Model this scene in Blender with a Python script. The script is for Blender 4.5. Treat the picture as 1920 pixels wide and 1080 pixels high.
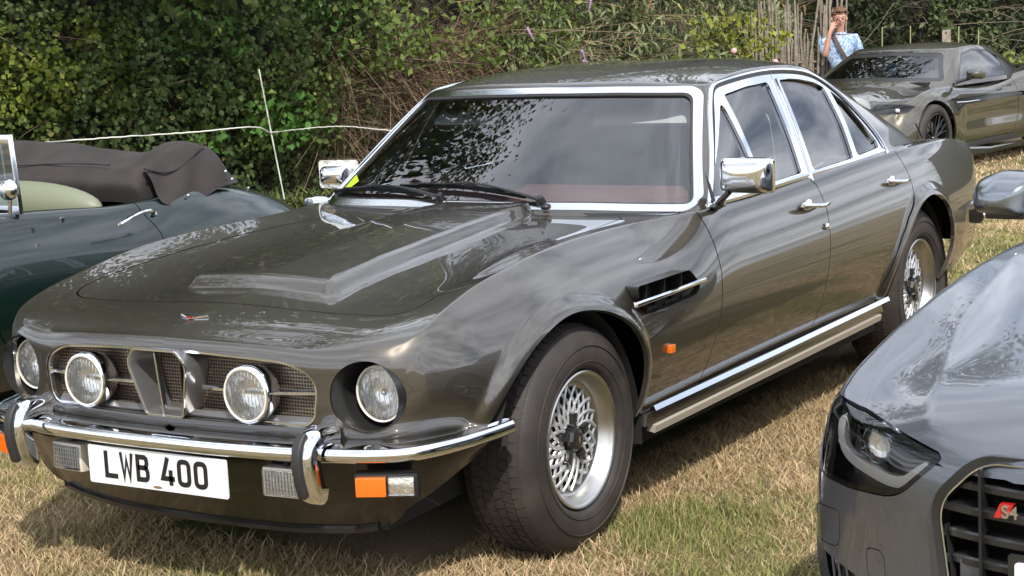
import bpy, bmesh, math, random
import numpy as np
from mathutils import Vector, Matrix
random.seed(7); RNG = np.random.default_rng(11)
for o in list(bpy.data.objects): bpy.data.objects.remove(o, do_unlink=True)
SC = bpy.context.scene
COL = SC.collection

# ------------------------------------------------------------------ camera
cd = bpy.data.cameras.new('camera'); cam = bpy.data.objects.new('camera', cd); COL.objects.link(cam)
cam.location = (4.57826, 3.54784, 1.62781)
yaw, pit, rol = -2.57546, -0.154164, -0.04993
fw = Vector((math.cos(pit)*math.cos(yaw), math.cos(pit)*math.sin(yaw), math.sin(pit)))
rt = fw.cross(Vector((0, 0, 1))).normalized(); up = rt.cross(fw)
r2 = rt*math.cos(rol)+up*math.sin(rol); u2 = -rt*math.sin(rol)+up*math.cos(rol)
m3 = Matrix((r2, u2, -fw)).transposed()
cam.rotation_euler = m3.to_euler()
cd.sensor_width = 36.0; cd.lens = 3443.12/1920*36.0; cd.clip_start = 0.05; cd.clip_end = 3000
SC.camera = cam

# ------------------------------------------------------------------ world and sun
SUN_AZ, SUN_EL = math.radians(40.0), math.radians(47.0)
W = bpy.data.worlds.new('World'); SC.world = W; W.use_nodes = True
nt = W.node_tree; nt.nodes.clear()
def N(tree, t, **k):
    n = tree.nodes.new(t)
    for a, b in k.items(): setattr(n, a, b)
    return n
wo = N(nt, 'ShaderNodeOutputWorld'); bg = N(nt, 'ShaderNodeBackground'); sky = N(nt, 'ShaderNodeTexSky')
sky.sky_type = 'NISHITA'; sky.sun_disc = False; sky.sun_elevation = SUN_EL
sky.sun_rotation = math.pi/2-SUN_AZ; sky.air_density = 1.0; sky.dust_density = 1.2; sky.ozone_density = 1.0
bg.inputs['Strength'].default_value = 0.10
# clouds: broken white cumulus over the whole sky, by direction
tc = N(nt, 'ShaderNodeTexCoord'); sp = N(nt, 'ShaderNodeSeparateXYZ'); nt.links.new(tc.outputs['Generated'], sp.inputs[0])
zz = N(nt, 'ShaderNodeMath', operation='ADD'); zz.inputs[1].default_value = 0.18; nt.links.new(sp.outputs['Z'], zz.inputs[0])
zm = N(nt, 'ShaderNodeMath', operation='MAXIMUM'); zm.inputs[1].default_value = 0.12; nt.links.new(zz.outputs[0], zm.inputs[0])
dv = N(nt, 'ShaderNodeVectorMath', operation='DIVIDE'); nt.links.new(tc.outputs['Generated'], dv.inputs[0])
cb = N(nt, 'ShaderNodeCombineXYZ'); [nt.links.new(zm.outputs[0], cb.inputs[i]) for i in range(3)]; nt.links.new(cb.outputs[0], dv.inputs[1])
ns = N(nt, 'ShaderNodeTexNoise'); ns.inputs['Scale'].default_value = 2.1; ns.inputs['Detail'].default_value = 8; ns.inputs['Roughness'].default_value = 0.56
nt.links.new(dv.outputs[0], ns.inputs['Vector'])
rp = N(nt, 'ShaderNodeValToRGB'); rp.color_ramp.elements[0].position = 0.34; rp.color_ramp.elements[1].position = 0.60
rp.color_ramp.elements[0].color = (.16, .16, .16, 1); nt.links.new(ns.outputs['Fac'], rp.inputs[0])
mx = N(nt, 'ShaderNodeMix', data_type='RGBA'); mx.inputs['B'].default_value = (14.5, 15.2, 16.8, 1)
nt.links.new(rp.outputs[0], mx.inputs['Factor']); nt.links.new(sky.outputs[0], mx.inputs['A'])
nt.links.new(mx.outputs['Result'], bg.inputs['Color']); nt.links.new(bg.outputs[0], wo.inputs[0])
sd = bpy.data.lights.new('sun', 'SUN'); sd.energy = 3.6; sd.angle = math.radians(0.8); sd.color = (1.0, 0.95, 0.87)
sun = bpy.data.objects.new('sun', sd); COL.objects.link(sun)
sv = Vector((math.cos(SUN_EL)*math.cos(SUN_AZ), math.cos(SUN_EL)*math.sin(SUN_AZ), math.sin(SUN_EL)))
sun.rotation_euler = (sv).to_track_quat('Z', 'Y').to_euler()
sun.location = (5, 5, 20)
SC.view_settings.view_transform = 'Standard'; SC.view_settings.look = 'None'
SC.view_settings.exposure = 0.42; SC.view_settings.gamma = 1.0
SC.render.engine = 'CYCLES'
try: SC.cycles.max_bounces = 8; SC.cycles.transparent_max_bounces = 16; SC.cycles.caustics_reflective = False; SC.cycles.caustics_refractive = False
except Exception: pass

# ------------------------------------------------------------------ materials
def mat(name, col=(.5, .5, .5), rough=.5, metal=0., coat=0., coat_rough=.03, spec=.5, emit=None, bump=None, vary=None, attr=None, sheen=0, trans=0, ior=1.5):
    m = bpy.data.materials.new(name); m.use_nodes = True; t = m.node_tree; b = t.nodes['Principled BSDF']
    b.inputs['Base Color'].default_value = (*col, 1); b.inputs['Roughness'].default_value = rough; b.inputs['Metallic'].default_value = metal
    b.inputs['Coat Weight'].default_value = coat; b.inputs['Coat Roughness'].default_value = coat_rough
    b.inputs['Specular IOR Level'].default_value = spec; b.inputs['Transmission Weight'].default_value = trans; b.inputs['IOR'].default_value = ior
    if sheen: b.inputs['Sheen Weight'].default_value = sheen
    src = None
    if vary:      # (scale, col2, lo, hi)
        g = N(t, 'ShaderNodeNewGeometry'); n = N(t, 'ShaderNodeTexNoise'); n.inputs['Scale'].default_value = vary[0]; n.inputs['Detail'].default_value = 6
        t.links.new(g.outputs['Position'], n.inputs['Vector'])
        r = N(t, 'ShaderNodeValToRGB'); r.color_ramp.elements[0].position = vary[2]; r.color_ramp.elements[1].position = vary[3]
        r.color_ramp.elements[0].color = (*col, 1); r.color_ramp.elements[1].color = (*vary[1], 1)
        t.links.new(n.outputs['Fac'], r.inputs[0]); t.links.new(r.outputs[0], b.inputs['Base Color']); src = r.outputs[0]
    if attr:
        a = N(t, 'ShaderNodeAttribute', attribute_name=attr)
        t.links.new(a.outputs['Color'], b.inputs['Base Color'])
    if bump:      # (scale, strength, distance)
        g = N(t, 'ShaderNodeTexCoord'); n = N(t, 'ShaderNodeTexNoise'); n.inputs['Scale'].default_value = bump[0]; n.inputs['Detail'].default_value = 5
        t.links.new(g.outputs['Object'], n.inputs['Vector'])
        bm = N(t, 'ShaderNodeBump'); bm.inputs['Strength'].default_value = bump[1]; bm.inputs['Distance'].default_value = bump[2]
        t.links.new(n.outputs['Fac'], bm.inputs['Height']); t.links.new(bm.outputs[0], b.inputs['Normal'])
    if emit: b.inputs['Emission Color'].default_value = (*emit[:3], 1); b.inputs['Emission Strength'].default_value = emit[3]
    return m
def paint(name, col, metal=.75, rough=.38, dirt=.0):
    m = mat(name, col, rough, metal, 1.0, .015); t = m.node_tree; b = t.nodes['Principled BSDF']; b.inputs['Coat IOR'].default_value = 1.75
    g = N(t, 'ShaderNodeTexCoord'); n = N(t, 'ShaderNodeTexNoise'); n.inputs['Scale'].default_value = 9; n.inputs['Detail'].default_value = 5
    t.links.new(g.outputs['Object'], n.inputs['Vector'])
    r = N(t, 'ShaderNodeMapRange'); r.inputs['To Min'].default_value = .0; r.inputs['To Max'].default_value = .012+dirt
    r.inputs['From Min'].default_value = .3; r.inputs['From Max'].default_value = .8
    t.links.new(n.outputs['Fac'], r.inputs['Value']); t.links.new(r.outputs[0], b.inputs['Coat Roughness'])
    # fine metallic flake and a trace of orange peel
    n2 = N(t, 'ShaderNodeTexNoise'); n2.inputs['Scale'].default_value = 900
    t.links.new(g.outputs['Object'], n2.inputs['Vector'])
    mp = N(t, 'ShaderNodeMapRange'); mp.inputs['To Min'].default_value = .75; mp.inputs['To Max'].default_value = 1.25
    t.links.new(n2.outputs['Fac'], mp.inputs['Value'])
    h = N(t, 'ShaderNodeVectorMath', operation='SCALE'); h.inputs[0].default_value = col
    t.links.new(mp.outputs[0], h.inputs['Scale']); t.links.new(h.outputs[0], b.inputs['Base Color'])
    n3 = N(t, 'ShaderNodeTexNoise'); n3.inputs['Scale'].default_value = 5; n3.inputs['Detail'].default_value = 2
    t.links.new(g.outputs['Object'], n3.inputs['Vector'])
    bm = N(t, 'ShaderNodeBump'); bm.inputs['Strength'].default_value = .02; bm.inputs['Distance'].default_value = .01
    t.links.new(n3.outputs['Fac'], bm.inputs['Height']); t.links.new(bm.outputs[0], b.inputs['Coat Normal'])
    return m
def glass(name, tint=(.8, .86, .84), ior=1.75, rough=0.0):
    m = bpy.data.materials.new(name); m.use_nodes = True; t = m.node_tree; t.nodes.clear()
    o = N(t, 'ShaderNodeOutputMaterial'); mx = N(t, 'ShaderNodeMixShader'); f = N(t, 'ShaderNodeFresnel'); f.inputs['IOR'].default_value = ior
    a = N(t, 'ShaderNodeBsdfTransparent'); a.inputs['Color'].default_value = (*tint, 1); b = N(t, 'ShaderNodeBsdfGlossy'); b.inputs['Roughness'].default_value = rough
    t.links.new(f.outputs[0], mx.inputs[0]); t.links.new(a.outputs[0], mx.inputs[1]); t.links.new(b.outputs[0], mx.inputs[2]); t.links.new(mx.outputs[0], o.inputs[0])
    return m
M = {}
M['paint'] = paint('warm grey metallic paint', (.076, .067, .053), .8, .42)
M['chrome'] = mat('chrome', (.82, .84, .88), .06, 1.0, bump=(14, .04, .01))
M['bright'] = mat('polished trim', (.80, .83, .88), .13, 1.0)
M['alloy'] = mat('brushed alloy', (.52, .51, .49), .32, 1.0, bump=(60, .05, .002))
M['alloy2'] = mat('cast alloy', (.66, .67, .69), .35, .6, bump=(80, .1, .002))
M['steel'] = mat('grille surround', (.34, .335, .33), .33, .8)
M['rubber'] = mat('rubber', (.022, .021, .021), .55, bump=(120, .15, .002))
M['tyre'] = mat('tyre rubber', (.030, .026, .024), .62, spec=.35, bump=(45, .2, .003), vary=(7, (.056, .047, .040), .4, .7))
M['black'] = mat('black plastic', (.012, .012, .012), .35)
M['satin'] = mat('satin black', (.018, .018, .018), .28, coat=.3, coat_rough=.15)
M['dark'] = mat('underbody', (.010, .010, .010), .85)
M['wg'] = glass('windscreen glass', (.76, .86, .88), 2.35)
M['sg'] = glass('side glass', (.70, .84, .86), 2.7)
M['lens'] = glass('lamp lens', (.98, .98, .97), 1.4, .02); M['flute'] = mat('pressed glass rib', (.80, .80, .78), .15)
M['refl'] = mat('lamp reflector', (.97, .96, .93), .17, .70, bump=(40, .5, .01))
M['maroon'] = mat('maroon leather', (.27, .125, .11), .45, bump=(80, .15, .002))
M["seat"] = mat("grey leather", (.42, .42, .41), .45, bump=(70, .12, .002))
M['lining'] = mat('pale headlining', (.74, .66, .63), .8)
M['orange'] = mat('amber lens', (.75, .16, .012), .12, coat=1)
M['red'] = mat('red lens', (.45, .015, .012), .12, coat=1)
M['white'] = mat('number plate white', (.74, .74, .75), .3, coat=.4, coat_rough=.1)
M['ink'] = mat('plate black', (.012, .012, .013), .35)
M['cream'] = mat('lamp rim bezel', (.78, .74, .64), .3, .2)

# ------------------------------------------------------------------ object helpers
def link(name, me, parent=None, loc=None):
    o = bpy.data.objects.new(name, me); COL.objects.link(o)
    if parent is not None: o.parent = parent
    if loc is not None: o.location = loc
    return o
def thing(name, label, cat, loc=(0, 0, 0), rz=0, group=None, kind=None):
    o = bpy.data.objects.new(name, None); COL.objects.link(o); o.location = loc; o.rotation_euler = (0, 0, rz); o.empty_display_size = .1
    return tag(o, label, cat, group, kind)
def tag(o, label=None, cat=None, group=None, kind=None):
    if label: o['label'] = label
    if cat: o['category'] = cat
    if group: o['group'] = group
    if kind: o['kind'] = kind
    return o
def quads(n0, nu, nv, closed_u=False, closed_v=False):
    out = []
    for i in range(nu-(0 if closed_u else 1)):
        for j in range(nv-(0 if closed_v else 1)):
            a = i*nv+j; b = ((i+1) % nu)*nv+j; c = ((i+1) % nu)*nv+(j+1) % nv; d = i*nv+(j+1) % nv
            out.append((n0+a, n0+b, n0+c, n0+d))
    return out
class MB:
    """collects primitives into one mesh"""
    def __init__(s): s.v = []; s.f = []
    def add(s, V, F):
        n = len(s.v); s.v += [tuple(map(float, p)) for p in V]; s.f += [tuple(n+i for i in f) for f in F]; return s
    def box(s, c, d, R=None, bev=0):
        bm = bmesh.new(); bmesh.ops.create_cube(bm, size=1)
        for v in bm.verts: v.co = Vector((v.co.x*d[0], v.co.y*d[1], v.co.z*d[2]))
        if bev: bmesh.ops.bevel(bm, geom=bm.edges[:], offset=bev, segments=2, affect='EDGES', profile=.7)
        bm.verts.index_update()
        V = [(R @ v.co if R else v.co)+Vector(c) for v in bm.verts]; F = [[v.index for v in f.verts] for f in bm.faces]; bm.free()
        return s.add(V, F)
    def lathe(s, prof, origin, axis, seg=48, ang=(0, 2*math.pi)):
        """prof: (radius, height along axis)"""
        a = Vector(axis).normalized(); t = Vector((0, 0, 1)) if abs(a.z) < .9 else Vector((1, 0, 0))
        e1 = a.cross(t).normalized(); e2 = a.cross(e1); o = Vector(origin)
        full = abs(ang[1]-ang[0]-2*math.pi) < 1e-6; n = seg if full else seg+1; V = []
        for i in range(n):
            th = ang[0]+(ang[1]-ang[0])*i/seg
            for r, h in prof: V.append(o+a*h+(e1*math.cos(th)+e2*math.sin(th))*r)
        return s.add(V, quads(0, n, len(prof), full))
    def tube(s, path, r, seg=8, caps=True, ell=None, upv=(0, 0, 1)):
        P = [Vector(p) for p in path]; rs = r if hasattr(r, '__len__') else [r]*len(P); V = []
        prev = None
        for i, p in enumerate(P):
            d = (P[min(i+1, len(P)-1)]-P[max(i-1, 0)]).normalized()
            if prev is None:
                t = Vector(upv) if abs(d.dot(Vector(upv))) < .95 else Vector((1, 0, 0)); e1 = d.cross(t).normalized()
            else: e1 = (prev-d*prev.dot(d)).normalized()
            prev = e1; e2 = d.cross(e1)
            for k in range(seg):
                th = 2*math.pi*k/seg; x, y = math.cos(th), math.sin(th)
                if ell: x *= ell[0]; y *= ell[1]
                V.append(p+(e1*x+e2*y)*rs[i])
        F = [tuple(f) for f in quads(0, len(P), seg, False, True)]
        if caps: F += [tuple(range(seg))[::-1], tuple(range((len(P)-1)*seg, len(P)*seg))]
        return s.add(V, F)
    def strip(s, path, nrm, prof, closed=False):
        """sweep profile (side, out) along path; nrm = outward normal per point (or one)"""
        P = [Vector(p) for p in path]; n = len(P); V = []
        for i, p in enumerate(P):
            if closed: d = (P[(i+1) % n]-P[(i-1) % n]).normalized()
            else: d = (P[min(i+1, n-1)]-P[max(i-1, 0)]).normalized()
            nn = Vector(nrm[i] if not isinstance(nrm, (tuple, Vector)) else nrm); nn = (nn-d*nn.dot(d)).normalized(); sd_ = d.cross(nn)
            for a, b in prof: V.append(p+sd_*a+nn*b)
        k = len(prof); F = quads(0, n, k, closed, True)
        if not closed: F += [tuple(range(k))[::-1], tuple(range((n-1)*k, n*k))]
        return s.add(V, F)
    def prism(s, poly, lo, hi, axis='x', bev=0):
        """poly in the plane normal to axis"""
        def P(a, b, h): return (h, a, b) if axis == 'x' else ((a, h, b) if axis == 'y' else (a, b, h))
        n = len(poly); V = [P(a, b, lo) for a, b in poly]+[P(a, b, hi) for a, b in poly]
        F = [tuple(range(n))[::-1], tuple(range(n, 2*n))]+[(i, (i+1) % n, n+(i+1) % n, n+i) for i in range(n)]
        return s.add(V, F)
    def ball(s, c, r, seg=16, rings=10):
        r = r if hasattr(r, '__len__') else (r, r, r); V = []; 
        for i in range(rings+1):
            ph = math.pi*i/rings
            for j in range(seg):
                th = 2*math.pi*j/seg; V.append((c[0]+r[0]*math.sin(ph)*math.cos(th), c[1]+r[1]*math.sin(ph)*math.sin(th), c[2]+r[2]*math.cos(ph)))
        return s.add(V, quads(0, rings+1, seg, False, True))
    def build(s, name, m, parent=None, smooth=True, angle=40, bevel=0, subsurf=0):
        me = bpy.data.meshes.new(name); bm = bmesh.new()
        vs = [bm.verts.new(v) for v in s.v]
        for f in s.f:
            try: bm.faces.new([vs[i] for i in f])
            except Exception: pass
        bmesh.ops.remove_doubles(bm, verts=bm.verts[:], dist=1e-5)
        bmesh.ops.recalc_face_normals(bm, faces=bm.faces[:])
        if bevel:
            ed = [e for e in bm.edges if len(e.link_faces) == 2 and e.calc_face_angle(0) > math.radians(35)]
            if ed: bmesh.ops.bevel(bm, geom=ed, offset=bevel, segments=2, affect='EDGES', profile=.6, clamp_overlap=True)
        for f in bm.faces: f.smooth = smooth
        for e in bm.edges:
            if len(e.link_faces) == 2 and e.calc_face_angle(0) > math.radians(angle): e.smooth = False
        bm.to_mesh(me); bm.free()
        if m is not None: me.materials.append(m)
        o = link(name, me, parent)
        if subsurf: md = o.modifiers.new('smooth', 'SUBSURF'); md.levels = md.render_levels = subsurf
        return o
def copy_tree(o, parent=None):
    c = o.copy(); COL.objects.link(c)
    if parent is not None: c.parent = parent
    for ch in list(o.children): copy_tree(ch, c)
    return c

# ------------------------------------------------------------------ curves
def nspline(xs, ys):
    """natural cubic spline through (xs, ys); ys may be vectors; straight outside"""
    xs = np.asarray(xs, float); ys = np.asarray(ys, float)
    if xs[0] > xs[-1]: xs = xs[::-1]; ys = ys[::-1]
    n = len(xs); h = np.diff(xs); A = np.zeros((n, n)); B = np.zeros((n,)+ys.shape[1:]); A[0, 0] = A[-1, -1] = 1
    for i in range(1, n-1):
        A[i, i-1] = h[i-1]; A[i, i] = 2*(h[i-1]+h[i]); A[i, i+1] = h[i]; B[i] = 6*((ys[i+1]-ys[i])/h[i]-(ys[i]-ys[i-1])/h[i-1])
    m2 = np.linalg.solve(A, B)
    def f(x):
        x = np.asarray(x, float); xc = np.clip(x, xs[0], xs[-1]); i = np.clip(np.searchsorted(xs, xc)-1, 0, n-2)
        a = xs[i+1]-xc; b = xc-xs[i]; hh = h[i]
        if ys.ndim > 1: a, b, hh = a[..., None], b[..., None], hh[..., None]
        return m2[i]*a**3/(6*hh)+m2[i+1]*b**3/(6*hh)+(ys[i]/hh-m2[i]*hh/6)*a+(ys[i+1]/hh-m2[i+1]*hh/6)*b
    return f
def pchip(xs, ys):
    """monotone cubic"""
    xs = np.asarray(xs, float); ys = np.asarray(ys, float)
    if xs[0] > xs[-1]: xs = xs[::-1]; ys = ys[::-1]
    h = np.diff(xs); d = np.diff(ys)/h; n = len(xs); m = np.zeros(n); m[0] = d[0]; m[-1] = d[-1]
    for i in range(1, n-1):
        if d[i-1]*d[i] > 0:
            w1 = 2*h[i]+h[i-1]; w2 = h[i]+2*h[i-1]; m[i] = (w1+w2)/(w1/d[i-1]+w2/d[i])
    def f(x):
        xc = np.clip(np.asarray(x, float), xs[0], xs[-1]); i = np.clip(np.searchsorted(xs, xc)-1, 0, n-2)
        t = (xc-xs[i])/h[i]
        return (2*t**3-3*t**2+1)*ys[i]+(t**3-2*t**2+t)*h[i]*m[i]+(3*t**2-2*t**3)*ys[i+1]+(t**3-t**2)*h[i]*m[i+1]
    return f
def curve(pts, n=40, closed=False, natural=True):
    """dense points along a spline through pts"""
    P = np.asarray(pts, float)
    if closed: P = np.vstack([P[-3:], P, P[:4]])
    t = np.r_[0, np.cumsum(np.linalg.norm(np.diff(P, axis=0), axis=1))]; f = nspline(t, P)
    if closed:
        t0, t1 = t[3], t[3+len(pts)]; return f(np.linspace(t0, t1, n, endpoint=False))
    return f(np.linspace(0, t[-1], n))
def rpoly(pts, r, n=6):
    """polygon with rounded corners; r scalar or per corner"""
    P = [np.array(p, float) for p in pts]; out = []; k = len(P)
    for i in range(k):
        a, b, c = P[i-1], P[i], P[(i+1) % k]; rr = r[i] if hasattr(r, '__len__') else r
        d1 = (a-b)/np.linalg.norm(a-b); d2 = (c-b)/np.linalg.norm(c-b)
        rr = min(rr, .48*np.linalg.norm(a-b), .48*np.linalg.norm(c-b))
        if rr < 1e-5: out.append(b); continue
        for j in range(n+1):
            t = j/n; out.append((1-t)**2*(b+d1*rr)+2*t*(1-t)*b+t*t*(b+d2*rr))
    return np.array(out)
def sdf(poly, X, Y):
    """signed distance to a 2D polygon, negative inside"""
    poly = np.asarray(poly, float); X = np.asarray(X, float); Y = np.asarray(Y, float)
    d = np.full(X.shape, 1e9); ins = np.zeros(X.shape, bool); n = len(poly)
    for i in range(n):
        ax, ay = poly[i]; bx, by = poly[(i+1) % n]; ex, ey = bx-ax, by-ay; L = ex*ex+ey*ey
        if L < 1e-14: continue
        t = np.clip(((X-ax)*ex+(Y-ay)*ey)/L, 0, 1); d = np.minimum(d, (X-ax-t*ex)**2+(Y-ay-t*ey)**2)
        c = ((ay > Y) != (by > Y)) & (X < ex*(Y-ay)/(ey if abs(ey) > 1e-14 else 1e-14)+ax); ins ^= c
    return np.where(ins, -1, 1)*np.sqrt(d)

# ------------------------------------------------------------------ smooth shells that can be cut into panels
def local_smooth(s, mask, iters):
    Q = s.Q; tri = Q[:, 3] < 0; E = [Q[:, [0, 1]], Q[:, [1, 2]], Q[~tri][:, [2, 3]], Q[~tri][:, [3, 0]], Q[tri][:, [2, 0]]]; E = np.vstack(E); E = E[mask[E].any(1)]; V = s.V.copy()
    for _ in range(iters):
        A = np.zeros_like(V); c = np.zeros(len(V)); np.add.at(A, E[:, 0], V[E[:, 1]]); np.add.at(A, E[:, 1], V[E[:, 0]]); np.add.at(c, E[:, 0], 1); np.add.at(c, E[:, 1], 1)
        k = mask & (c > 0); V[k] = .5*V[k]+.5*A[k]/c[k][:, None]
    return Shell(V, s.N, s.Q)
class Shell:
    def __init__(s, V, Nn, Q): s.V = V; s.N = Nn; s.Q = Q
    def cut(s, *gs):
        """keep where every g >= 0; fields are carried through successive cuts"""
        A = np.stack([np.broadcast_to(np.asarray(g, float), (len(s.V),)) for g in gs], 1); cur = s
        for k in range(len(gs)):
            cur, A = cur._clip(A[:, k], A)
        return cur
    def _clip(s, g, A):
        V, Nn, Q = s.V, s.N, s.Q; tri = Q[:, 3] < 0; Qs = Q.copy(); Qs[tri, 3] = Qs[tri, 2]
        ins = g[Qs] >= 0; al = ins.all(1); mixed = ~al & ins.any(1); keep = [Q[al]]
        ia, ib, tt_, cache, new = [], [], [], {}, []; base = len(V)
        for q in Q[mixed].tolist():
            p = [i for i in q if i >= 0]; out = []
            for k in range(len(p)):
                a, b = p[k], p[(k+1) % len(p)]; ga, gb_ = g[a], g[b]
                if ga >= 0: out.append(a)
                if (ga >= 0) != (gb_ >= 0):
                    key = (a, b) if a < b else (b, a)
                    if key not in cache:
                        cache[key] = base+len(ia); ia.append(a); ib.append(b); tt_.append(min(max(ga/(ga-gb_), 0.), 1.))
                    out.append(cache[key])
            if len(out) == 3: new.append(out+[-1])
            elif len(out) == 4: new.append(out)
            elif len(out) >= 5: new.append(out[:4]); new.append([out[0], out[3], out[4], -1])
        if new: keep.append(np.array(new, int))
        Q2 = np.vstack(keep)
        if ia:
            t = np.array(tt_)[:, None]; ia = np.array(ia); ib = np.array(ib)
            V = np.vstack([V, V[ia]*(1-t)+V[ib]*t]); Nn = np.vstack([Nn, Nn[ia]*(1-t)+Nn[ib]*t]); A = np.vstack([A, A[ia]*(1-t)+A[ib]*t])
        u = np.unique(Q2[Q2 >= 0]); mp = np.full(len(V)+1, -1); mp[u] = np.arange(len(u))
        return Shell(V[u], Nn[u], np.where(Q2 >= 0, mp[Q2], -1)), A[u]
    def compact(s):
        u = np.unique(s.Q[s.Q >= 0]); mp = np.full(len(s.V)+1, -1); mp[u] = np.arange(len(u))
        return Shell(s.V[u], s.N[u], np.where(s.Q >= 0, mp[s.Q], -1))
    def offset(s, d): return Shell(s.V+s.N*d, s.N, s.Q)
    def bounds_edges(s):
        E = {}
        Q = s.Q; parts = []
        for k in range(4):
            a = Q[:, k]; b = Q[:, (k+1) % 4]; t = Q[:, 3] < 0
            if k == 2: b = np.where(t, Q[:, 0], b)
            if k == 3: a = np.where(t, -1, a)
            ok = a >= 0; parts.append(np.stack([a[ok], b[ok]], 1))
        e = np.vstack(parts); e = e[e[:, 0] != e[:, 1]]; srt = np.sort(e, 1); key = srt[:, 0].astype(np.int64)*10000000+srt[:, 1]
        _, idx, cnt = np.unique(key, return_index=True, return_counts=True)
        return e[idx[cnt == 1]]
    def build(s, name, m, parent=None, lip=0., lipmat=None, lipf=None, label=None):
        """lip: depth of the turned-in edge"""
        V, Nn = s.V, s.N/np.maximum(np.linalg.norm(s.N, axis=1, keepdims=True), 1e-9)
        faces = [tuple(int(i) for i in q if i >= 0) for q in s.Q]
        if lip:
            e = s.bounds_edges()
            if lipf is not None: e = e[lipf(V[e[:, 0]])]
            if len(e):
                a, b = V[e[:, 0]], V[e[:, 1]]; na, nb = Nn[e[:, 0]], Nn[e[:, 1]]; a2, b2 = a-na*lip, b-nb*lip
                ln = np.cross(b-a, na); ln /= np.maximum(np.linalg.norm(ln, axis=1, keepdims=True), 1e-9)
                n0 = len(V); k = len(e); V = np.vstack([V, a, b, b2, a2]); Nn = np.vstack([Nn, ln, ln, ln, ln])
                faces += [(n0+i+k, n0+i, n0+i+3*k, n0+i+2*k) for i in range(k)]
        me = bpy.data.meshes.new(name); me.from_pydata(V.tolist(), [], faces); me.update()
        me.polygons.foreach_set('use_smooth', [True]*len(me.polygons))
        me.normals_split_custom_set_from_vertices(Nn.tolist())
        me.materials.append(m)
        if lipmat is not None and lip and len(faces) > len(s.Q):
            me.materials.append(lipmat); mi = [0]*len(s.Q)+[1]*(len(faces)-len(s.Q)); me.polygons.foreach_set('material_index', mi)
        o = link(name, me, parent)
        if label: o['label'] = label
        return o
def subdiv(V, F, lv=2):
    me = bpy.data.meshes.new('t'); me.from_pydata([tuple(v) for v in V], [], F); bm = bmesh.new(); bm.from_mesh(me)
    bmesh.ops.remove_doubles(bm, verts=bm.verts[:], dist=1e-6); bmesh.ops.recalc_face_normals(bm, faces=bm.faces[:])
    c = sum((f.calc_center_median()*f.calc_area() for f in bm.faces), Vector())/sum(f.calc_area() for f in bm.faces)
    hi = max(bm.faces, key=lambda f: f.calc_center_median().z)
    if hi.normal.z < 0:
        for f in bm.faces: f.normal_flip()
    bm.to_mesh(me); bm.free(); o = bpy.data.objects.new('t', me); COL.objects.link(o)
    md = o.modifiers.new('s', 'SUBSURF'); md.levels = lv; md.render_levels = lv
    dg = bpy.context.evaluated_depsgraph_get(); ev = o.evaluated_get(dg); e = ev.to_mesh()
    n = len(e.vertices); a = np.empty(n*3); e.vertices.foreach_get('co', a); b = np.empty(n*3); e.vertex_normals.foreach_get('vector', b)
    q = np.array([tuple(p.vertices)+(() if len(p.vertices) == 4 else (-1,)) for p in e.polygons], int)
    ev.to_mesh_clear(); bpy.data.objects.remove(o, do_unlink=True); bpy.data.meshes.remove(me)
    return Shell(a.reshape(-1, 3), b.reshape(-1, 3), q)
def box_shell(front, side, rear, wn, zprof, toplines, tt, ss, lv=2):
    """front/side/rear: functions(k in 0..1, w) -> (x,y,z) of the wrap surface (front: centre->corner, side: corner->corner, rear: corner->centre);
    wn: w samples; toplines: [(yfrac, z(x) function)]; tt: t samples across (0..1), ss: s samples along"""
    nt_, ns_, nw = len(tt), len(ss), len(wn)
    cols = [('f', t) for t in tt]+[('s', s) for s in ss[1:-1]]+[('r', 1-t) for t in tt[::-1]]
    fn = {'f': front, 's': side, 'r': rear}
    G = np.array([[fn[k](v, w) for w in wn] for k, v in cols])            # (cols, nw, 3)
    nc = len(cols); sidecols = list(range(nt_-1, nt_-1+ns_))
    T = np.zeros((ns_, nt_, 3)); yf = np.array([f_ for f_, _ in toplines]); fr = G[:nt_, -1]; re = G[nc-nt_:, -1][::-1]
    sx = ss
    for i in range(ns_):
        c = G[sidecols[i], -1]; s = (c[0]-fr[-1][0])/(re[-1][0]-fr[-1][0])
        for j in range(nt_):
            x = c[0]+(1-s)*(fr[j][0]-fr[-1][0])+s*(re[j][0]-re[-1][0])
            yfj = fr[j][1]/fr[-1][1]*(1-s)+re[j][1]/re[-1][1]*s; y = c[1]*yfj
            zs = np.array([float(f_(x)) for _, f_ in toplines]); z = float(nspline(np.r_[-yf[:0:-1], yf], np.r_[zs[:0:-1], zs])(yfj))
            T[i, j] = (x, y, z)
    # make the rim of the cap and the rim of the wrap agree
    for j in range(nt_): T[0, j] = fr[j]; T[-1, j] = re[j]
    for i in range(ns_): T[i, -1] = G[sidecols[i], -1]
    V, F = [], []
    for sg in (1, -1):
        n0 = len(V); g = G.copy(); g[:, :, 1] *= sg; V += [tuple(p) for p in g.reshape(-1, 3)]; F += quads(n0, nc, nw)
        n0 = len(V); g = T.copy(); g[:, :, 1] *= sg; V += [tuple(p) for p in g.reshape(-1, 3)]; F += quads(n0, ns_, nt_)
    return subdiv(V, F, lv)
def polyline_fn(pts, mirror=True, end=True):
    """spline by arc length; the ends on y = 0 are continued symmetrically"""
    P = np.asarray(pts, float); n = len(P); t = np.r_[0, np.cumsum(np.linalg.norm(np.diff(P, axis=0), axis=1))]
    if not mirror: return nspline(t, P), t
    mi = np.array([1., -1.]) if P.shape[1] == 2 else np.array([1., -1., 1.])
    Pe = np.vstack([P[3:0:-1]*mi, P]); te = np.r_[-t[3:0:-1], t]
    if end: Pe = np.vstack([Pe, P[-2:-5:-1]*mi]); te = np.r_[te, 2*t[-1]-t[-2:-5:-1]]
    return nspline(te, Pe), t
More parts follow.
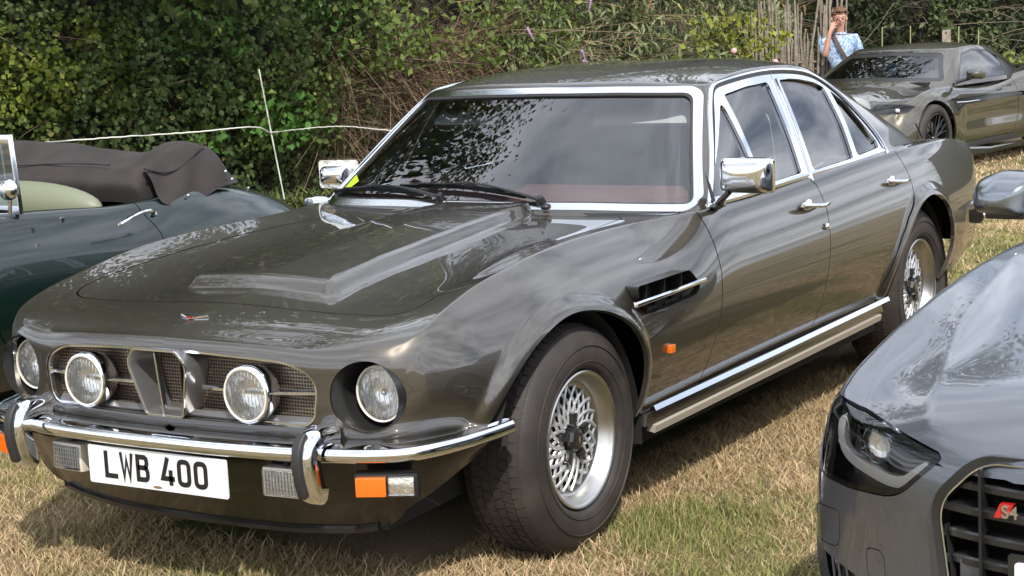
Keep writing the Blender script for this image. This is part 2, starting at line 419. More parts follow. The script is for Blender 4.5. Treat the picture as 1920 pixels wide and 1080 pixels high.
# ================================================================== THE WARM GREY SALOON
def renorm(s):
    V, Q = s.V, s.Q; tri = Q[:, 3] < 0; d = np.where(tri, Q[:, 2], Q[:, 3])
    n = np.cross(V[Q[:, 2]]-V[Q[:, 0]], V[d]-V[Q[:, 1]]); n[tri] = np.cross(V[Q[tri, 1]]-V[Q[tri, 0]], V[Q[tri, 2]]-V[Q[tri, 0]])
    Nn = np.zeros_like(V)
    for k in range(3): np.add.at(Nn, Q[:, k], n)
    np.add.at(Nn, d[~tri], n[~tri]); Nn /= np.maximum(np.linalg.norm(Nn, axis=1, keepdims=True), 1e-12)
    if (Nn*s.N).sum() < 0: Nn = -Nn
    return Shell(V, Nn, Q)
def sstep(x): x = np.clip(x, 0, 1); return x*x*(3-2*x)

plan = [(.838, 0), (.832, .2), (.818, .38), (.795, .52), (.770, .63), (.728, .725), (.655, .795), (.53, .852), (.35, .892), (.1, .912), (-.4, .915), (-1.0, .908), (-1.8, .906),
        (-2.5, .913), (-2.95, .916), (-3.3, .903), (-3.62, .868), (-3.84, .800), (-3.935, .70), (-3.975, .4), (-3.99, 0)]
pf, pt_ = polyline_fn(plan); LF, LR, LE = pt_[5], pt_[17], pt_[-1]
def pnorm(L):
    a = pf(L-.004); b = pf(L+.004); d = b-a; n = np.array([d[1], -d[0]]); n /= np.linalg.norm(n)
    return n*(1 if n[1]*0+1 else 1)
zc_cr = nspline([.72, .66, .54, .3, .07, -.4, -1., -2., -2.8, -3.3, -3.6, -3.88], [.735, .768, .811, .863, .894, .910, .908, .925, .941, .934, .912, .862])
zl0 = nspline([.806, .76, .70, .54, .2, -.2, -.6, -.85, -2., -3.2, -3.6, -3.9], [.748, .773, .786, .809, .846, .873, .892, .897, .90, .922, .902, .855])
zl1 = nspline([.77, .73, .66, .54, .2, -.2, -.6, -.85, -2., -3.2, -3.6, -3.87], [.730, .754, .776, .796, .838, .866, .885, .894, .90, .925, .905, .855])
zl2 = nspline([.75, .70, .62, .54, .2, -.2, -.6, -.85, -2., -3.2, -3.6, -3.87], [.740, .763, .785, .804, .855, .884, .894, .899, .905, .93, .909, .857])
ins_low = nspline([0, .15, .42, .6, 1.], [.050, .022, .0, .0, .0]); ins_up = nspline([.0, .42, .56, .70, .82, .92, 1.], [0, 0, .045, .20, .42, .68, 1.])
ins_x = pchip([.74, .66, .60, .50, .40, .20, 0, -.25, -.5, -.72, -.90, -1.05, -3.2, -3.9], [.012, .050, .075, .115, .143, .160, .172, .182, .180, .145, .095, .085, .085, .085])
def ins_side(w, x=-2.): return (float(ins_low(w)) if w < .6 else 0.)+float(ins_x(x))*max(0., float(ins_up(w)))
ins_front = nspline([0, .2, .5, .8, .93, 1.], [.010, .0, .0, .001, .008, .020])
def z0f(x, L):
    if L < LF: return .492
    if L > LR: return .40
    return .492-(.492-.340)*float(sstep(np.array((.62-x)/.25)))+.06*float(sstep(np.array((-3.3-x)/.4)))
def wrapf(L, w):
    p = pf(L); d = pf(L+.003)-pf(L-.003); d /= np.linalg.norm(d); n = np.array([-d[1], d[0]])
    if n[0]*p[0]*0+n@(p-np.array([-1.5, 0])) < 0: n = -n
    b = float(sstep(np.array((L-LF+.12)/.35))); br = float(sstep(np.array((L-LR+.25)/.3)))
    ins = ins_front(w)*(1-b)+ins_side(w, p[0])*b; ins = ins*(1-br)+(ins_front(w)*1.2)*br
    q = p-n*float(ins)
    q1 = p-n*float((ins_front(1.)*(1-b)+ins_side(1., p[0])*b)*(1-br)+ins_front(1.)*1.2*br)
    if L <= LF: yy = L/LF; z1 = float(nspline([-.4, 0, .4, .58, .72, .88, 1], [.746, .748, .746, .738, .727, .738, .734])(yy))
    elif L >= LR: z1 = float(zc_cr(-3.88))
    else: z1 = float(zc_cr(q1[0]))
    z0 = z0f(p[0], L)
    return (q[0], q[1], z0+(z1-z0)*w)
wn = np.array([0, .06, .16, .28, .40, .52, .64, .75, .85, .93, .98, 1.])
tt = np.array([0, .14, .28, .42, .55, .67, .78, .88, .96, .987, 1.])
ss = np.r_[0, .008, .02, np.linspace(.042, .965, 42), .985, 1]
body0 = box_shell(lambda t, w: wrapf(t*LF, w), lambda s, w: wrapf(LF+s*(LR-LF), w), lambda t, w: wrapf(LR+t*(LE-LR), w), wn, None,
                  [(0, zl0), (.76, zl1), (.89, zl2), (1., zc_cr)], tt, ss, 3)
# arches: openings in side view
archF = np.array([(.512, .45), (.492, .515), (.452, .572), (.36, .645), (.22, .706), (.085, .733), (-.05, .722), (-.185, .672), (-.268, .59), (-.305, .48), (-.298, .36), (-.29, .2), (.47, .2), (.50, .35)])
archR = np.array([(-2.40, .36), (-2.425, .43), (-2.49, .51), (-2.58, .595), (-2.68, .672), (-2.79, .722), (-2.90, .738), (-3.01, .720), (-3.10, .667), (-3.155, .58), (-3.17, .48), (-3.13, .38), (-3.08, .2), (-2.39, .2)])
archF = curve(archF, 90, True); archR = curve(archR, 90, True)
V = body0.V; side = np.abs(V[:, 1]) > .55
for poly in (archF, archR):
    d = sdf(poly, V[:, 0], V[:, 2]); a = .020*(1-sstep((d-.018)/.034))*(d > -.25)*side*sstep((V[:, 2]-.30)/.1)
    if poly is archF: a *= 1
    V[:, 1] += np.sign(V[:, 1])*a
# power bulge on the bonnet
bul = rpoly([(.418, -.288), (.418, .288), (-1.0, .200), (-1.0, -.200)], [.035, .035, 0, 0])
d = sdf(bul, V[:, 0], V[:, 1]); top = V[:, 2] > .74
V[:, 2] += np.where(top & (V[:, 0] > -.86), .036*sstep((-d+.012)/.046), 0)
# crease line along the waist of the doors and swage above the sill
body0 = Shell(V, body0.N, body0.Q); cr = np.hypot(np.hypot(V[:, 0]-.72, np.abs(V[:, 1])-.705), V[:, 2]-.735)
body0 = renorm(local_smooth(body0, cr < .075, 14)); V = body0.V
ax, ay, az = V[:, 0], np.abs(V[:, 1]), V[:, 2]
# bonnet, doors, boot
bon = np.array([(.560, -.560), (.553, 0), (.560, .560)]); 
bonnet_poly = rpoly([(.556, -.652), (.566, 0), (.556, .652), (.20, .640), (-.40, .615), (-.835, .575), (-.800, 0), (-.835, -.575), (-.40, -.615), (.20, -.640)], [.10, 0, .10, 0, 0, .05, 0, .05, 0, 0], 10)
fdoor = [(-.905, 1.0), (-.896, .91), (-.904, .80), (-.901, .71), (-.862, .575), (-.79, .42), (-.755, .357), (-1.70, .357), (-1.762, .495), (-1.830, .67), (-1.863, .80), (-1.855, .893), (-1.815, .93), (-1.80, 1.0)]
rdoor = [(-1.80, 1.0), (-1.815, .93), (-1.855, .893), (-1.863, .80), (-1.830, .67), (-1.762, .495), (-1.70, .357), (-2.33, .357), (-2.365, .42), (-2.44, .51), (-2.53, .60), (-2.62, .675), (-2.70, .725), (-2.742, .757), (-2.746, .806), (-2.735, .86), (-2.71, .93), (-2.70, 1.0)]
tophalf = (az > .70)
g_bon = np.where((body0.N[:, 2] > .25), -sdf(bonnet_poly, V[:, 0], V[:, 1]), -1)
sideN = (ay > .70)
def dens(p, n=8):
    out = []
    for i in range(len(p)):
        a, b = np.array(p[i]), np.array(p[(i+1) % len(p)]); out += [a+(b-a)*k/1 for k in range(1)]
    return np.array(out)
g_fd = np.where(sideN, -sdf(dens(fdoor), V[:, 0], V[:, 2]), -1.)
g_rd = np.where(sideN, -sdf(dens(rdoor), V[:, 0], V[:, 2]), -1.)
g_boot = np.where(V[:, 2] > .6, -sdf(rpoly([(-3.42, -.60), (-3.42, .60), (-3.86, .60), (-3.86, -.60)], .05), V[:, 0], V[:, 1]), -1)
g_arch = np.minimum(sdf(archF, ax, az), sdf(archR, ax, az)); g_arch = np.where(ay > .45, g_arch, 1.)
g_cab = np.where(az > .80, sdf(rpoly([(-.97, -.74), (-.97, .74), (-3.3, .70), (-3.3, -.70)], .05), V[:, 0], V[:, 1]), 1)     # open under the cabin
front = ax > .45
g_head = np.where(front, np.hypot(ay-.645, az-.610)-.0985, 1.)
grille_poly = rpoly([(-.515, .655), (-.43, .702), (-.2, .716), (0, .722), (.2, .716), (.43, .702), (.515, .655), (.50, .545), (.475, .522), (-.475, .522), (-.50, .545)], [.05, .10, 0, 0, 0, .10, .05, .03, .02, .02, .03], 8)
g_gr = np.where(front, sdf(grille_poly, V[:, 1], az), 1.)
vent_poly = rpoly([(-.275, .757), (-.625, .757), (-.70, .700), (-.675, .668), (-.34, .660), (-.28, .72)], [.012, .02, .02, .015, .02, .02])
g_vent = np.where(sideN & (V[:, 1] > -9), sdf(vent_poly, ax, az), 1.)
GAP = .0028
car = thing('saloon_car', 'dark warm grey classic four-door saloon with white front number plate LWB 400', 'car')
P_ = M['paint']
allg = [g_arch, g_cab, g_head, g_gr, g_vent]
shell = body0.cut(-g_bon-GAP, -g_fd-GAP, -g_rd-GAP, -g_boot-GAP, *allg)
shell.build('body_shell', P_, car, lip=.016, lipf=lambda p: ~((p[:, 2] > .8) & (np.abs(p[:, 1]) < .78) & (p[:, 0] < -.93) & (p[:, 0] > -3.35)))
body0.cut(g_bon-GAP).build('bonnet', P_, car, lip=.016)
body0.cut(g_boot-GAP).build('boot_lid', P_, car, lip=.016)
for nm, g in (('front_door', g_fd), ('rear_door', g_rd)):
    for sg in (1, -1):
        gg = [np.where(V[:, 1]*sg > 0, 1., -1.), g-GAP, g_cab]+([g_arch] if nm == 'rear_door' else [])
        body0.cut(*gg).build(nm, P_, car, lip=.016)

# ---- greenhouse
gB = [(-.805, 0), (-.825, .25), (-.858, .50), (-.888, .70), (-.930, .788), (-1.03, .822), (-1.4, .826), (-2.0, .824), (-2.6, .812), (-3.1, .775), (-3.42, .705), (-3.56, .60), (-3.64, .35), (-3.66, 0)]
gT = [(-1.305, 0), (-1.318, .22), (-1.345, .42), (-1.378, .545), (-1.425, .588), (-1.52, .596), (-1.7, .592), (-2.0, .588), (-2.2, .586), (-2.38, .575), (-2.50, .545), (-2.58, .47), (-2.65, .25), (-2.67, 0)]
bfn, _ = polyline_fn(gB); tfn, _ = polyline_fn(gT); kB = np.r_[0, np.cumsum(np.linalg.norm(np.diff(np.array(gB), axis=0), axis=1))]; kT = np.r_[0, np.cumsum(np.linalg.norm(np.diff(np.array(gT), axis=0), axis=1))]
gzt = nspline([-1.30, -1.425, -1.7, -2.0, -2.3, -2.5, -2.67], [1.300, 1.298, 1.328, 1.334, 1.322, 1.296, 1.270])
def idx_map(k, c):      # k: knot positions; c in knot-index units
    return float(np.interp(c, range(len(k)), k))
def gwrap(c, w):
    b = bfn(idx_map(kB, c)); t = tfn(idx_map(kT, c)); z1 = float(gzt(t[0])); z0 = .885
    p = b*(1-w)+t*w; bulge = .014*4*w*(1-w); n = np.array([p[0]+1.9, p[1]*2.2]); n = n/max(np.linalg.norm(n), 1e-6)
    if c <= 4: e = 1-sstep(np.array((c-3)/1.)); bulge = bulge*(.4+.9*float(e))
    # outer end of the roof rolls in just below the rim
    q = p+n*bulge
    return (q[0], q[1], z0+(z1-z0)*w)
gw = np.array([0, .12, .27, .42, .57, .72, .85, .95, 1.])
gtt = np.array([0, .15, .3, .45, .6, .74, .86, .94, 1.])
gss = np.r_[0, .02, np.linspace(.06, .94, 22), .98, 1]
rl0 = nspline([-1.30, -1.5, -1.9, -2.3, -2.55, -2.68], [1.316, 1.345, 1.367, 1.362, 1.325, 1.280])
rl1 = nspline([-1.34, -1.55, -1.9, -2.3, -2.5, -2.64], [1.311, 1.339, 1.358, 1.348, 1.318, 1.278])
gh0 = box_shell(lambda t, w: gwrap(4*t, w), lambda s, w: gwrap(4+s*7, w), lambda t, w: gwrap(11+t*2, w), gw, None, [(0, rl0), (.72, rl1), (1., gzt)], gtt, gss, 3)
V = gh0.V; ax, ay, az = V[:, 0], np.abs(V[:, 1]), V[:, 2]; nx = gh0.N[:, 0]
isF = (ax > -1.48) & (ay < .85)
wsP = rpoly([(-.766, .922), (-.4, .928), (0, .930), (.4, .928), (.766, .922), (.580, 1.274), (.3, 1.281), (0, 1.284), (-.3, 1.281), (-.580, 1.274)], [.030, 0, 0, 0, .030, .035, 0, 0, 0, .035], 8)
g_ws = np.where(isF & (nx > .25), -sdf(wsP, V[:, 1], az), -1.)
isS = (gh0.N[:, 1]*np.sign(V[:, 1]) > .45)
rail = [(-1.00, .905), (-1.195, 1.075), (-1.415, 1.262), (-1.46, 1.288), (-1.53, 1.301), (-1.77, 1.317), (-1.985, 1.319), (-2.2, 1.306), (-2.39, 1.272), (-2.535, 1.20), (-2.64, 1.10), (-2.72, .99), (-2.735, .905)]
railD = curve(rail[2:], 60); railP = np.vstack([rail[:2], railD])
g_rail = np.where(isS & (ax < -.97), -sdf(railP, ax, az), -1.)
glassP = {
 'quarter_light': rpoly([(-1.048, .940), (-1.440, 1.222), (-1.452, 1.215), (-1.425, 1.02), (-1.395, .940)], [.01, .01, .01, 0, .01]),
 'front_window': rpoly([(-1.512, 1.254), (-1.71, 1.271), (-1.900, 1.275), (-1.850, 1.10), (-1.806, .945), (-1.435, .938), (-1.465, 1.02)], [.012, 0, .012, 0, .012, .01, 0]),
 'rear_window': rpoly([(-2.020, 1.276), (-2.12, 1.275), (-2.204, 1.268), (-2.34, 1.247), (-2.415, 1.224), (-2.386, 1.082), (-2.335, .950), (-1.918, .943)], [.012, 0, 0, 0, .012, 0, .01, .012]),
 'rear_quarter_window': rpoly([(-2.468, 1.206), (-2.555, 1.148), (-2.625, 1.05), (-2.675, .979), (-2.668, .962), (-2.395, .953), (-2.44, 1.08)], [.01, 0, 0, .01, .012, .01, 0])}
g_gl = {k: np.where(isS, -sdf(p, ax, az), -1.) for k, p in glassP.items()}
isR = (ax < -2.62) & (nx < -.2)
rwP = rpoly([(-2.74, -.47), (-2.74, .47), (-3.50, .585), (-3.52, 0), (-3.50, -.585)], [.06, .06, .07, 0, .07])
g_rw = np.where(isR, -sdf(rwP, V[:, 0], V[:, 1]), -1.)
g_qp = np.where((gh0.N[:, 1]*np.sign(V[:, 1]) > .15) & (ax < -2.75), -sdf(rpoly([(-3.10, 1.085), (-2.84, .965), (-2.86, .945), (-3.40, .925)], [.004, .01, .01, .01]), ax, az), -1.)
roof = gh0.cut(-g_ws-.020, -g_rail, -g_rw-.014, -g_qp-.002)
roof.build('roof', P_, car, lip=.014)
gh0.cut(g_ws).offset(-.006).build('windscreen', M['wg'], car)
gh0.cut(-g_ws, g_ws+.021).offset(.005).build('windscreen_frame', M['bright'], car, lip=.012)
gh0.cut(-g_ws+.006, g_ws+.001).offset(.001).build('windscreen_seal', M['rubber'], car, lip=.012)
gh0.cut(g_rw).offset(-.006).build('rear_screen', M['wg'], car)
gh0.cut(-g_rw, g_rw+.015).offset(.004).build('rear_screen_frame', M['bright'], car, lip=.01)
g_any = np.maximum.reduce(list(g_gl.values()))
for sg in (1, -1):
    on = np.where(V[:, 1]*sg > 0, 1., -1.)
    gh0.cut(on, g_qp).offset(-.001).build('reflection_panel', M['satin'], car, lip=.006, label='dark triangular panel imitating a reflection on the rear pillar')  # added dark panel, stands in for a dark reflection on the pillar
    for k, g in g_gl.items(): gh0.cut(on, g).offset(-.010).build(k, M['sg'], car)
    gh0.cut(on, g_rail, .0165-g_rail, az-.915).offset(-.004).build('window_seal', M['black'], car)
    # chrome frames of the two doors, split at the centre pillar
    cut = -1.955-(1.30-az)*-.30
    for nm, c in (('front_window_frame', ax-(-1.972+(1.30-az)*.40)-.0015), ('rear_window_frame', -(ax-(-1.972+(1.30-az)*.40))-.0015)):
        gh0.cut(on, g_rail-.016, c, *[-g-.0035 for g in g_gl.values()]).offset(.003).build(nm, M['bright'], car, lip=.011)
# drip rail
def gh_pts(poly, off):
    """lift (x,z) side-view points on to the greenhouse side"""
    m = isS & (V[:, 1] > 0) & (az > .88); P = []
    A = V[m]; Nn = gh0.N[m]
    for x, z in poly:
        k = np.argmin((A[:, 0]-x)**2+(A[:, 2]-z)**2); P.append((x, A[k, 1]+((A[k, 0]-x)*Nn[k, 0]+(A[k, 2]-z)*Nn[k, 2])/Nn[k, 1]+off, z))
    return np.array(P)
rp_ = gh_pts(curve(rail[:], 90)[:], .0)
prof = [(-.006, -.004), (-.006, .008), (-.002, .013), (.004, .012), (.007, .004), (.007, -.004)]
for sg in (1, -1):
    P = rp_*np.array([1, sg, 1]); MB().strip(P, (0, sg, .55), prof).build('drip_rail', M['bright'], car)
    # waist rail under the windows
    w_ = gh_pts([(-1.01, .916), (-1.3, .922), (-1.6, .926), (-1.9, .930), (-2.3, .935), (-2.70, .940)], 0)*np.array([1, sg, 1])
    w_ = curve(w_, 24); MB().strip(w_, (0, sg, .25), [(-.010, 0), (-.010, .008), (0, .013), (.010, .009), (.010, 0)]).build('waist_rail', M['bright'], car)
    # bright windscreen pillar edge of the door
    b_ = gh_pts([(-1.805, .90), (-1.86, 1.08), (-1.935, 1.285)], .006)
    MB().strip(curve((b_+np.array([-.045, 0, 0]))*np.array([1, sg, 1]), 12), (0, sg, .4), [(-.005, 0), (-.004, .009), (.004, .009), (.005, 0)]).build('pillar_trim', M['bright'], car)
# ---- lamps
def disc_lens(parent, c, ax, r, m=None, bulge=.012, name='lens'):
    prof = [(0, bulge)]+[(r*math.sin(a), bulge*math.cos(a)) for a in np.linspace(.2, math.pi/2, 8)]
    return MB().lathe(prof, c, ax, 40).build(name, m or M['lens'], parent)
def flutes(c, ax, r, n=14):
    """vertical ribs moulded in a lamp glass"""
    mb = MB(); a = Vector(ax).normalized(); s_ = a.cross(Vector((0, 0, 1))).normalized(); u_ = s_.cross(a); c = Vector(c)
    for i in range(n):
        x = (-.9+1.8*i/(n-1))*r; h = math.sqrt(max(r*r*.9-x*x, 0))
        if h < .01: continue
        mb.tube([c+s_*x+u_*(-h)+a*.004, c+s_*x+a*.010, c+s_*x+u_*h+a*.004], .0009, 5)
    return mb
M['lensglass'] = mat('fluted glass', (.92, .92, .90), .05, 0, trans=1, ior=1.4)
for sg in (1, -1):
    c = Vector((.698, .652*sg, .610)); ax = Vector((1, 0.0*sg, .0))
    bowl = MB().lathe([(.0985, .0), (.0975, -.02), (.094, -.06), (.086, -.10), (.078, -.115), (.0, -.118)], (.7625-.012, .645*sg, .610), (1, 0, 0), 56)
    bowl.build('headlamp_bowl', M['satin'], car)
    # wedge ring closing the bowl against the sloping wing
    mb = MB(); V2 = []; n = 56
    for i in range(n):
        th = 2*math.pi*i/n; y, z = .645*sg+.0985*math.cos(th), .610+.0985*math.sin(th)
        V2 += [(.7505, y, z), (float(np.interp(abs(y), [.52, .58, .645, .70, .745], [.792, .781, .764, .740, .700]))-.004, y, z)]
    mb.add(V2, quads(0, n, 2, True)).build('bowl_edge', M['satin'], car)
    hl = MB().lathe([(.077, -.012), (.080, .0), (.0795, .008), (.077, .012), (.0735, .011), (.072, .004)], c, ax, 48).build('headlamp', M['cream'], car)
    MB().lathe([(.072, .003), (.06, -.025), (.04, -.044), (.015, -.052), (.0, -.053)], c, ax, 40).build('reflector', M['refl'], hl)
    flutes(c+Vector((.001, 0, 0)), ax, .070, 9).build('lens_flutes', M['flute'], hl)
    disc_lens(hl, c+Vector((.006, 0, 0)), ax, .0735, bulge=.012)
    MB().ball(c+Vector((-.02, 0, .0)), (.018, .012, .012)).build('bulb', M['bright'], hl)
# ---- grille: recess, punched mesh, bright bars, centre frame, driving lamps
rec = []; gp = grille_poly; nfr = len(gp)
for (y, z) in gp: rec += [(float(np.interp(abs(y), [0, .2, .38, .52], [.832, .827, .812, .790])), y, z), (.735, y*.97, .62+(z-.62)*.96)]
MB().add(rec, quads(0, nfr, 2, True)).build('grille_recess', P_, car)
MB().prism([(y*.99, .62+(z-.62)*.98) for y, z in gp], .690, .694).build('grille_backing', M['dark'], car)
mb = MB()
gy, gz = np.meshgrid(np.arange(-.532, .533, .0014), np.arange(.505, .735, .0014), indexing='ij'); gin = sdf(gp, gy, gz) < .004
pitch = .0098
for i in range(-53, 54):
    y = i*pitch; zs = gz[0][gin[min(int(round((y+.532)/.0014)), len(gin)-1)]]
    if len(zs) > 2: mb.box((.752, y, (zs[0]+zs[-1])/2), (.003, .0036, zs[-1]-zs[0]+.006))
for k in range(24):
    z = .515+k*pitch; ys = gy[:, 0][gin[:, min(int(round((z-.505)/.0014)), gin.shape[1]-1)]]
    if len(ys) > 2: mb.box((.7535, (ys[0]+ys[-1])/2, z), (.003, ys[-1]-ys[0]+.006, .0036))
mb.build('grille_mesh', mat('grille mesh', (.26, .21, .165), .4, .6), car, smooth=False)
# bright edging round the opening, top and bottom strips
e_ = np.array([(float(np.interp(abs(y), [0, .2, .38, .52], [.829, .824, .809, .787])), y*.985, .62+(z-.62)*.955) for y, z in gp])
MB().strip(list(e_), Vector((1, 0, 0)), [(-.003, -.010), (-.003, .002), (.003, .002), (.003, -.010)], True).build('grille_surround', M['bright'], car)
MB().strip([(.775, -.47, .535), (.80, -.2, .533), (.803, 0, .533), (.80, .2, .533), (.775, .47, .535)], Vector((.6, 0, .8)), [(-.012, 0), (-.010, .006), (.010, .006), (.012, 0)]).build('lower_strip', M['steel'], car)
for sg in (1, -1):
    b = MB().strip(curve([(.795, .105*sg, .607), (.798, .25*sg, .608), (.792, .38*sg, .610), (.775, .500*sg, .614)], 16), Vector((1, 0, 0)), [(-.0075, -.02), (-.0075, .0), (-.004, .004), (.004, .004), (.0075, 0), (.0075, -.02)])
    b.build('grille_bar', M['bright'], car)
VR = rpoly([(-.078, .722), (.078, .722), (.111, .684), (.070, .527), (-.070, .527), (-.111, .684)], [.010, .012, .03, .014, .014, .03], 6)
ring = []; n = len(VR)
for k, (y, z) in enumerate(VR):
    cy, cz = y*.93, .622+(z-.622)*.945
    k_ = (z-.722)*.13
    ring += [(.757, y*.90, .62+(z-.62)*.9), (.866+k_, y, z), (.870+k_, y*.985, .622+(z-.622)*.985), (.870+k_, cy*1.01, .622+(cz-.622)*1.01), (.866+k_, cy, cz), (.760, cy*.84, .622+(cz-.622)*.86)]
cf = MB().add(ring, quads(0, n, 6, True)).build('grille_centre_frame', M['steel'], car, angle=28)
MB().box((.852, .0, .6215), (.016, .0060, .188), R=Matrix.Rotation(.12, 3, 'Y'), bev=.002).build('centre_bar', M['bright'], cf)
for a in (.030,):
    MB().box((.785, a, .6215), (.03, .002, .160)).build('inner_fin', M['satin'], cf)
e2 = [(.871+(z-.722)*.13, y*.992, .622+(z-.622)*.992) for y, z in VR]
MB().strip(e2, Vector((1, 0, 0)), [(-.0025, -.002), (-.0025, .002), (.0025, .002), (.0025, -.002)], True).build('frame_edge', M['bright'], cf)
for sg in (1, -1):
    c = Vector((.838, .302*sg, .610)); ax = Vector((1, 0, 0))
    dl = MB().lathe([(.072, .006), (.074, .010), (.079, .008), (.082, .0), (.0815, -.02), (.074, -.050), (.055, -.075), (.02, -.088), (0, -.09)], c, ax, 48).build('driving_lamp', M['chrome'], car)
    MB().lathe([(.0755, .011), (.0735, .0135), (.0695, .012), (.069, .006)], c, ax, 48).build('lamp_bezel', M['cream'], dl)
    MB().lathe([(.070, .006), (.06, -.02), (.04, -.038), (.015, -.046), (.0, -.047)], c, ax, 40).build('reflector', M['refl'], dl)
    flutes(c+Vector((.002, 0, 0)), ax, .066, 11).build('lens_flutes', M['flute'], dl)
    disc_lens(dl, c+Vector((.008, 0, 0)), ax, .070, bulge=.010)
    MB().tube([c+Vector((-.05, 0, -.04)), c+Vector((-.06, 0, -.10))], .008).build('lamp_bracket', M['black'], dl)
    # small side screws of the rim
    MB().box(c+Vector((-.004, 0, -.0835)), (.01, .006, .006), bev=.001).build('rim_screw', M['bright'], dl)
# winged badge on the nose
def nose_z(x, y):
    k = np.argmin((body0.V[:, 0]-x)**2+(body0.V[:, 1]-y)**2-(body0.V[:, 2] > .7)*1.); return body0.V[k, 2]
bd = MB(); zb = nose_z(.705, 0)
wing = [(0, -.012), (.012, -.010), (.030, -.002), (.050, .006), (.048, .011), (.030, .010), (.014, .013), (0, .011), (-.014, .013), (-.030, .010), (-.048, .011), (-.050, .006), (-.030, -.002), (-.012, -.010)]
bd.add([(.700+(-b)*.97, a-.055+.055, zb+.001+b*.28) for a, b in wing]+[(.700+(-b)*.97, a, zb+.006+b*.28) for a, b in wing], [tuple(range(14))[::-1], tuple(range(14, 28))]+[(i, (i+1) % 14, 14+(i+1) % 14, 14+i) for i in range(14)])
bo = bd.build('nose_badge', M['bright'], car)
MB().box((.7145, 0, zb+.0025), (.006, .022, .004)).build('badge_bar', M['red'], bo)
# ---- bumpers
bplan = [(.905, 0), (.902, .2), (.886, .40), (.858, .56), (.812, .70), (.770, .765), (.66, .822), (.50, .868), (.42, .884)]
bf, bt = polyline_fn(bplan, end=False); bpath = [bf(t) for t in np.linspace(0, bt[-1], 40)]
full = [(p[0], -p[1]) for p in bpath[::-1]]+[(p[0], p[1]) for p in bpath[1:]]
def rise(y): return .0
zb_ = lambda x, y: .4665+.010*max(0, (.60-x)/.2)
prof = [(.016, -.016), (.019, -.006), (.018, .004), (.010, .0095), (.0, .011), (-.010, .0095), (-.018, .004), (-.019, -.006), (-.016, -.016)]
P3 = [(x, y, zb_(x, y)) for x, y in full]; n = len(P3); nr = []
for i in range(n):
    a, b = P3[max(i-1, 0)], P3[min(i+1, n-1)]; d = Vector(b)-Vector(a); v = Vector((d.y, -d.x, 0)).normalized(); nr.append(v if v.x >= -.2 or True else -v)
bum = MB().strip(P3, nr, prof).build('front_bumper', M['chrome'], car, angle=60)
# polished ledge running back from the bar to the bodywork
led = []
for (x, y), v in zip(full, nr):
    k = .070 if x > .70 else .070*max(.25, (x-.40)/.30)
    for a, dz in ((.002, .016), (.010, .0185), (.5*k, .023), (k, .027), (k+.008, .018)): led.append((x-v[0]*a, y-v[1]*a, zb_(x, y)+dz))
MB().add(led, quads(0, n, 5)).build('bumper_ledge', M['chrome'], bum, angle=80)
for sg in (1, -1):
    # overrider: curved chrome blade with a rubber face
    out = []
    sec = [(-.036, -.02), (-.036, .012), (-.030, .024), (-.018, .030), (0, .032), (.018, .030), (.030, .024), (.036, .012), (.036, -.02)]
    prof2 = [(.800, .506), (.850, .512), (.884, .507), (.904, .490), (.911, .462), (.909, .430), (.901, .398), (.890, .372), (.870, .362)]
    pc = curve([(a, 0, b) for a, b in prof2], 26)
    nrm = []
    for i in range(26):
        d = pc[min(i+1, 25)]-pc[max(i-1, 0)]; nrm.append(Vector((-d[2], 0, d[0])).normalized())
    ovb = MB().strip([(p[0]-.012, .538*sg, p[2]) for p in pc], nrm, sec).build('overrider', M['chrome'], bum, angle=60)
    sec2 = [(-.014, .026), (-.014, .042), (-.010, .046), (.010, .046), (.014, .042), (.014, .026)]
    off = -.012*sg*0
    MB().strip([(p[0]-.012, .538*sg, p[2]) for p in pc[9:23]], nrm[9:23], sec2).build('rubber_pad', M['rubber'], ovb, angle=50, bevel=.002)
rbp = [(-4.09, 0), (-4.08, .35), (-4.06, .6), (-4.00, .78), (-3.88, .885), (-3.68, .94), (-3.46, .945)]
rf, rt_ = polyline_fn(rbp, end=False); rfull = [rf(t) for t in np.linspace(rt_[-1], 0, 26)]; rfull = [(p[0], p[1], .575) for p in rfull]+[(p[0], -p[1], .575) for p in rfull[-2::-1]]
MB().strip(rfull, [Vector((-(rfull[min(i+1, 50)][1]-rfull[max(i-1, 0)][1]), rfull[min(i+1, 50)][0]-rfull[max(i-1, 0)][0], 0)).normalized()*-1 for i in range(51)],
   [(a*1.7, b*2.6-.01) for a, b in prof]).build('rear_bumper', M['chrome'], car, angle=60)
# ---- apron and spoiler below the bumper
ap = []; na = 61; nb = 7
for i in range(na):
    t = -1+2*i/(na-1); sgn = 1 if t >= 0 else -1; t = abs(t)
    L = t*bt[-1]; x, y = bf(L); y *= sgn
    zb = float(np.interp(t, [0, .3, .5, .62, .72, .82, .92, 1.], [.192, .197, .210, .232, .275, .335, .40, .455])); inb = float(np.interp(t, [0, .5, .62, .8, 1.], [.13, .12, .10, .05, .03]))
    n_ = nr[int(round((1+sgn*t)/2*(n-1)))]
    for j in range(nb):
        w = j/(nb-1); k = (.070*(1-max(0, t-.6)/.4)+.010)+inb*w**1.5*(1 if w < .95 else .93); ap.append((x-n_[0]*k, y-n_[1]*k, (zb_(x, y)-.015)*(1-w)+zb*w))
M['apron'] = mat('apron paint with dark reflection', (.012, .010, .009), .22, coat=.6, coat_rough=.1)  # apron colour darkened near black to imitate dark reflections below the bumper
MB().add(ap, quads(0, na, nb)).build('front_apron', M['apron'], car, angle=80)
lip_ = [ap[i*nb+nb-1] for i in range(13, na-13)]
MB().strip(lip_, Vector((.75, 0, .55)), [(-.012, 0), (-.010, .012), (.004, .014), (.012, .002)]).build('spoiler_lip', M['satin'], car)
